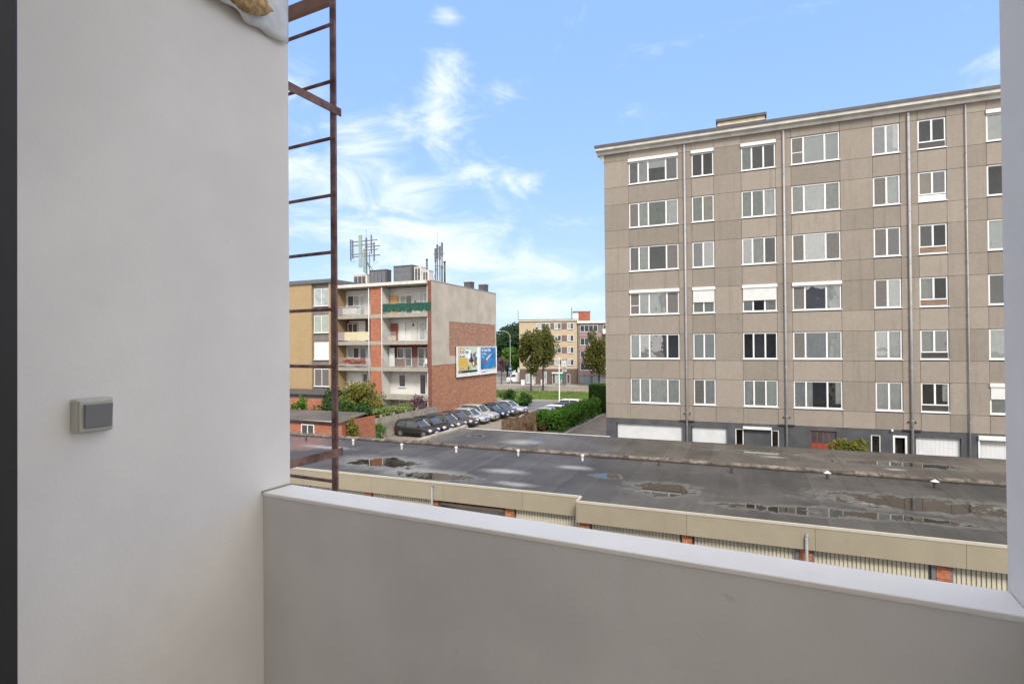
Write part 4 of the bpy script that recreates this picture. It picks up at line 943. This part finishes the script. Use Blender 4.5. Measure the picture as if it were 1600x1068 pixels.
for k in range(9000):
    f=rr.choice((0,0,1,2)); 
    if f==0: p=Vector((rr.uniform(-1.4,1.65),-.45+rr.uniform(-.05,.04),rr.uniform(0,3.3)))
    elif f==1: p=Vector((rr.uniform(-1.4,1.65),rr.uniform(-.45,1.45),3.28+rr.uniform(-.05,.12)))
    else: p=Vector((-1.4+rr.uniform(-.05,.04),rr.uniform(-.45,1.45),rr.uniform(0,3.3)))
    u=Vector((rr.uniform(-1,1),rr.uniform(-1,1),rr.uniform(-1,1))).normalized(); v=u.orthogonal().normalized(); i=len(mb.v); s_=.08
    mb.v+=[tuple(p-u*s_),tuple(p+v*s_*.6),tuple(p+u*s_),tuple(p-v*s_*.6)]; mb.f.append((i,i+1,i+2,i+3))
cut=len(mb.f); mb.build('foliage','leaf_dark',ht); leaves((0.1,.5,3.3),(1.6,1.,.16),1600,.16,9).build('top_shoots','leaf_bright',ht)
ws=thing('wooden_screen','weathered brown board screen with a scalloped top by the parking yard','fence',(0,0,0))
x=-21.3; k=0
while x<-17.8:
    f=(x+21.3)/3.5; h=.95+.85*f+.12*math.sin(f*9)
    cbox('board','wood_brown',ws,x,x+.13,48.0+.01*(k%2),48.03+.01*(k%2),0,h); x+=.14; k+=1
for x in(-21.2,-19.5,-17.85): cbox('post','wood_brown',ws,x,x+.1,48.05,48.15,0,1.0)
for z in(.3,.75): cbox('rail','wood_brown',ws,-21.3,-17.75,48.045,48.049,z,z+.08)
bush('dry_shrub','thin dry twigs above the scalloped brown screen','shrub',(-19.5,48.5,1.35),(.7,.5,.6),350,.12,55,'leaf_brown')
for k,(c,r,m_,lb) in enumerate((((-29.5,70.,.9),(1.6,1.3,1.3),'leaf_dark','dark round bush at the street corner of the gable wall'),((-27.4,69.,.8),(1.2,1.,1.1),'leaf_dark','smaller dark bush next to the yard entrance'),((-28.5,67.6,.45),(1.7,.7,.55),'leaf_bright','low light green bush in front of the corner bushes'))):
    bush('shrub',lb,'shrub',c,r,1300,.2,60+k,m_)
bush('shrub','yellow-green shrub in front of the red wooden door of the concrete block','shrub',(4.9,32.6,2.45),(.95,.5,.85),1200,.15,70,'leaf_yellow')
MB().tube((4.9,32.6,0),(4.9,32.6,2.3),.04,6)
po=thing('wooden_post','short dark post at the yard edge of the hedge','post',(-20.3,52.3,0)); MB().box(-.06,.06,-.06,.06,0,1.55).build('shaft','wood_brown',po)

# ================================================================ FAR BUILDINGS over the street
fa=math.atan2(3.5,11.6)
c1=thing('apartment_block','sand-coloured five-storey block with brown ground floor across the street','building',(-43.54,107.8,0),fa)
MB().box(0,12.15,0,11,3.2,13.25).build('wall','sand_brick',c1); MB().box(0,12.15,.05,11,0,3.198).build('ground_floor_wall','brown_brick',c1)
MB().box(-.25,12.3,-.3,11.2,13.25,13.5).build('roof_edge','eave_white',c1); MB().box(-.3,12.35,-.35,11.25,13.5,13.62).build('roof_trim','strip_grey',c1)
RW=[(11.5,12.8),(9.0,10.25),(6.45,7.75),(3.95,5.2)]
for k,(z0,z1) in enumerate(RW):
    fwin(c1,3.7,6.5,z0,z1,-.02,3,[PG,G,PG]); fwin(c1,7.4,8.8,z0,z1,-.02,2,[PG,G]); fwin(c1,10.1,11.4,z0,z1,-.02,2,[PG,G])
    cbox('brown_panel','brown_panel',c1,6.55,7.35,-.04,-.001,z0,z1); cbox('brown_panel','brown_panel',c1,8.9,10.0,-.04,-.001,z0,z1)
# ground floor front
fwin(c1,1.3,3.3,.2,2.2,.0,3,PG); fwin(c1,4.9,5.7,.1,2.6,.0,1,PG,sill=False); fwin(c1,6.9,7.5,.05,2.2,.0,1,G,name='shop_door',sill=False); fwin(c1,7.6,8.9,.1,2.2,.0,2,PG,name='shop_window',sill=False); fwin(c1,9.9,10.6,.1,2.1,.0,1,G,name='door',sill=False)
cbox('awning','lamp_white',c1,6.8,9.1,-.4,.04,2.25,2.5); cbox('green_panel','sign_green',c1,8.2,9.0,-.08,-.001,1.0,2.0)
MB().tube((-.2,-.2,13.62),(-.2,-.2,15.6),.06,6).build('pole','steel_grey',c1)
c2=thing('apartment_block','mauve and white apartment block with garages, right of the sand-coloured block','building',(-31.75,111.15,0),fa)
MB().box(.0,14,0,10,0,12.7).build('wall','strip_grey',c2); MB().box(-.1,14.1,-.4,10.2,12.7,13.15).build('roof_edge','box_white',c2)
for z0,z1 in((10.9,12.3),(8.1,9.6),(5.5,6.9),(2.9,4.3)):
    fwin(c2,.5,4.1,z0,z1,-.1,4,[G,G,G,G]); cbox('pink_panel','pink_panel',c2,.3,4.9,-.16,-.001,z0-1.1,z0-.15); cbox('balcony_front','box_white',c2,5.1,8.2,-.9,-.8,z0-.35,z0+.55); fwin(c2,5.3,6.8,z0-.2,z1,-.03,2,G,sill=False); cbox('balcony_floor','box_white',c2,5.1,8.2,-.8,-.001,z0-.5,z0-.36)
cbox('pink_panel','pink_panel',c2,.2,9,-.14,-.001,1.85,2.1)
for x in(.4,3.0,5.6,8.2): cbox('garage_door','garage_blue',c2,x,x+2.1,-.05,-.001,.05,1.75)
p_=MB().box(-.9,2.7,3,7,13.15,15.2).build('penthouse','penthouse_brick',c2); MB().box(-1.,2.8,2.9,7.1,15.2,15.4).build('penthouse_roof','strip_grey',p_); cbox('white_panel','box_white',p_,-.9,.2,2.95,2.99,13.3,15.0)
MB().tube((-1.2,3.,13.15),(-1.2,3.,16.2),.08,6).build('pole','steel_grey',c2); cbox('chimney','dark_pipe',c2,6.2,7.0,4,4.8,13.15,13.6)
# house behind
hh=thing('house','pale house with grey pitched roof seen between trees','house',(-62,150,0),.3)
MB().box(-5,5,0,8,0,4.5).build('wall','house_white',hh); MB().prism([(-5.4,4.5),(5.4,4.5),(0,8.)],'y',-.3,8.3).build('roof','box_white',hh); fwin(hh,-3,-1,1.5,3,-.05,2); fwin(hh,1,3,1.5,3,-.05,2)

# street trees
gt='street trees on the verge'
tree('street_tree','dark green-brown narrow street tree with thin trunk, leftmost on the verge','tree',(-33.84,89,.09),11.3,(2.1,2.1,4.1),7.2,5200,.36,'leaf_olive',81,.16,gt,clumps=30)
tree('street_tree','fuller olive street tree directly right of the narrow one','tree',(-33.2,93.4,.0),11.6,(2.5,2.4,4.2),7.8,6500,.36,'leaf_olive',82,.2,gt,clumps=34)
tree('street_tree','olive street tree in front of the mauve block, beside the clipped hedge','tree',(-25.7,104.5,0),11.2,(3.2,2.8,4.4),6.8,6500,.38,'leaf_olive',83,.22,gt,clumps=34)
tree('street_tree','small purple-leaved street tree left of the white van','tree',(-47.2,106.6,0),6.,(1.6,1.5,1.8),4.2,1500,.3,'leaf_purple',84,.12,clumps=12)
gf_='tall green trees behind the street'
for k,(x,y,h,rx,m_,lb) in enumerate(((-58,135,13.5,5.,'leaf_far','tall green tree left of the sand-coloured block, half hidden by the gable'),(-52.5,128,14.3,4.8,'leaf_far','tallest green tree close to the sand-coloured block'),(-66,142,14,6,'leaf_far','broad green tree behind the pale house'),(-50.8,120,8.2,3.3,'leaf_bright','lower light green tree beside the white van'))):
    tree('broad_tree',lb,'tree',(x,y,0),h,(rx,rx*.8,h*.36),h*.62,6500,.55,m_,90+k,.3,gf_,clumps=30)
fw_=MB()
rr=random.Random(12)
for k in range(26):
    x=-160+k*11+rr.uniform(-3,3); y=185+rr.uniform(-10,10); q=leaves((x,y,5.),(8,4,6.5),700,1.1,200+k); i=len(fw_.v); fw_.v+=q.v; fw_.f+=[tuple(a+i for a in f) for f in q.f]
o=fw_.build('far_wood','leaf_far',kind='stuff'); tag(o,'line of distant green trees beyond the buildings','trees')
tree('broad_tree','dark green treetop showing behind the mauve block roof','tree',(-27,136,0),17.0,(4,3,4.5),11.5,3000,.5,'leaf_dark',97,.3,gf_)

# street furniture
lp=thing('street_lamp','tall grey street lamp with a curved arm pointing left','street lamp',(-45.4,107.2,0))
MB().tube((0,0,0),(0,0,10.2),.10,8,.06).build('pole','zinc',lp)
mb=MB(); pts=[(0,0,10.2),(-.5,0,10.9),(-1.3,0,11.25),(-2.3,0,11.3)]
for a,b_ in zip(pts,pts[1:]): mb.tube(a,b_,.05,6)
mb.build('arm','zinc',lp); MB().box(-3.2,-2.2,-.15,.15,11.2,11.38).build('lamp_head','cabinet_grey',lp,bevel=.04)
bs=thing('bus_stop_sign','small round blue traffic sign on the street lamp pole','sign',(-45.3,106.9,3.3)); MB().tube((0,-.02,0),(0,.02,0),.42,20).build('disc','sign_blue',bs); MB().box(-.25,.25,-.03,-.021,-.05,.05).build('arrow','poster_white',bs)
fp=thing('flagpole','slim white pole standing beside the lower road','pole',(-23.4,72.5,0)); MB().tube((0,0,0),(0,0,6.3),.09,8,.06).build('shaft','lamp_white',fp); MB().tube((0,0,6.3),(0,0,6.4),.11,8).build('cap','lamp_white',fp); MB().box(-.14,.14,-.14,.14,0,.3).build('base','zinc',fp)
sg=thing('street_sign','tall grey-green sign column near the shop entrance','sign',(-32.3,103.4,0),fa); MB().tube((0,0,0),(0,0,4.6),.07,6).build('pole','steel_grey',sg); MB().box(-.45,.45,-.05,.05,3.,5.2).build('panel','cabinet_grey',sg); MB().box(-.4,.4,-.06,-.051,3.2,3.9).build('print','garage_blue',sg)
gs=thing('street_sign','green pharmacy-coloured sign on the sand-coloured block behind the trees','sign',(-41.2,106.6,4.2),fa); MB().box(-.35,.35,-.05,.05,-.12,.12).box(-.12,.12,-.05,.05,.121,.4).box(-.12,.12,-.05,.05,-.4,-.121).build('cross','sign_green',gs)
gl_='white roadside boxes near the van'
for k,(x,y,lb) in enumerate(((-41.4,104.3,'white roadside box nearest the van'),(-39.6,104.8,'white roadside box between the van and the narrow tree'),(-37.6,105.6,'white roadside box behind the narrow street tree'))):
    b_=thing('roadside_box',lb,'box',(x,y,0),fa,gl_); MB().box(-.38,.38,-.3,.3,.05,1.15).build('cabinet','box_white',b_,bevel=.03); MB().box(-.42,.42,-.34,.34,1.15,1.2).build('lid','box_white',b_); MB().box(-.38,.38,-.3,.3,0,.05).build('plinth','slab_grey',b_)
# people near shop? none. bicycles: two frames by the door
for k,(x,y) in enumerate(((-34.6,107.2),(-33.7,107.5))):
    b_=thing('bicycle',['grey bicycle left of the pair by the shop entrance','grey bicycle right of the pair by the shop entrance'][k],'bicycle',(x,y,0),fa+.9)
    for sx in(-.52,.52):
        mb=MB()
        for q in range(16):
            a=q*math.pi/8; c=(q+1)*math.pi/8; mb.tube((sx+.33*math.cos(a),0,.34+.33*math.sin(a)),(sx+.33*math.cos(c),0,.34+.33*math.sin(c)),.02,5)
        mb.build('wheel','tyre',b_)
    MB().tube((-.52,0,.34),(-.15,0,.85),.02,5).tube((-.15,0,.85),(.4,0,.88),.02,5).tube((.4,0,.88),(.52,0,.34),.02,5).tube((0,0,.3),(-.15,0,.9),.02,5).tube((0,0,.3),(.4,0,.85),.02,5).build('frame','steel_grey',b_)
    MB().box(-.27,-.05,-.06,.06,.9,.95).build('saddle','tyre',b_); MB().tube((.4,-.25,1.0),(.4,.25,1.0),.015,5).tube((.4,0,.88),(.4,0,1.0),.015,5).build('handlebar','steel_grey',b_)
# van
vn=thing('van','white delivery van parked at the roadside left of the trees','van',(-45.5,112.,0),R(205))
mb=MB(); st=[(-2.6,2.15),(-2.55,2.25),(.9,2.25),(1.5,1.95),(2.0,1.25),(2.6,1.05),(2.72,.7)]
for x,z in st:
    wv=.95 if x<2.5 else .88; mb.v+=[(x,-wv,.3),(x,-wv,min(z-.1,1.3)),(x,-wv*.92,z),(x,wv*.92,z),(x,wv,min(z-.1,1.3)),(x,wv,.3)]
for i in range(len(st)-1):
    for j in range(6): a=i*6+j; c=i*6+(j+1)%6; mb.f.append((a,c,c+6,a+6))
mb.f.append(tuple(range(6))[::-1]); q=(len(st)-1)*6; mb.f.append(tuple(range(q,q+6)))
mb.build('body','car_white',vn,bevel=.03)
mb=MB(); mb.v=[(1.52,-.82,1.93),(1.98,-.86,1.3),(1.98,.86,1.3),(1.52,.82,1.93)]; mb.v=[(a+.03,b_,c+.03) for a,b_,c in mb.v]; mb.f=[(0,1,2,3)]; mb.build('windscreen','car_glass',vn)
for sg_ in(-1,1):
    MB().prism([(.7,1.35),(1.85,1.3),(1.45,1.85),(.7,1.9)],'y',sg_*.953,sg_*.962).build('side_window','car_glass',vn)
    for x in(-1.7,1.7): w_=MB().tube((x,sg_*.72,.34),(x,sg_*.97,.34),.34,16).build('wheel','tyre',vn); MB().tube((x,sg_*.971,.34),(x,sg_*.98,.34),.2,12).build('rim','rim',w_)
    MB().box(2.62,2.76,sg_*.5,sg_*.82,.72,.92).build('headlight','headlamp',vn); MB().box(1.75,1.9,sg_*1.0,sg_*1.2,1.25,1.6).build('mirror','car_trim',vn)
MB().box(2.66,2.78,-.5,.5,.35,.68).build('grille','car_trim',vn); MB().box(2.781,2.79,-.26,.26,.42,.54).build('number_plate','plate',vn)
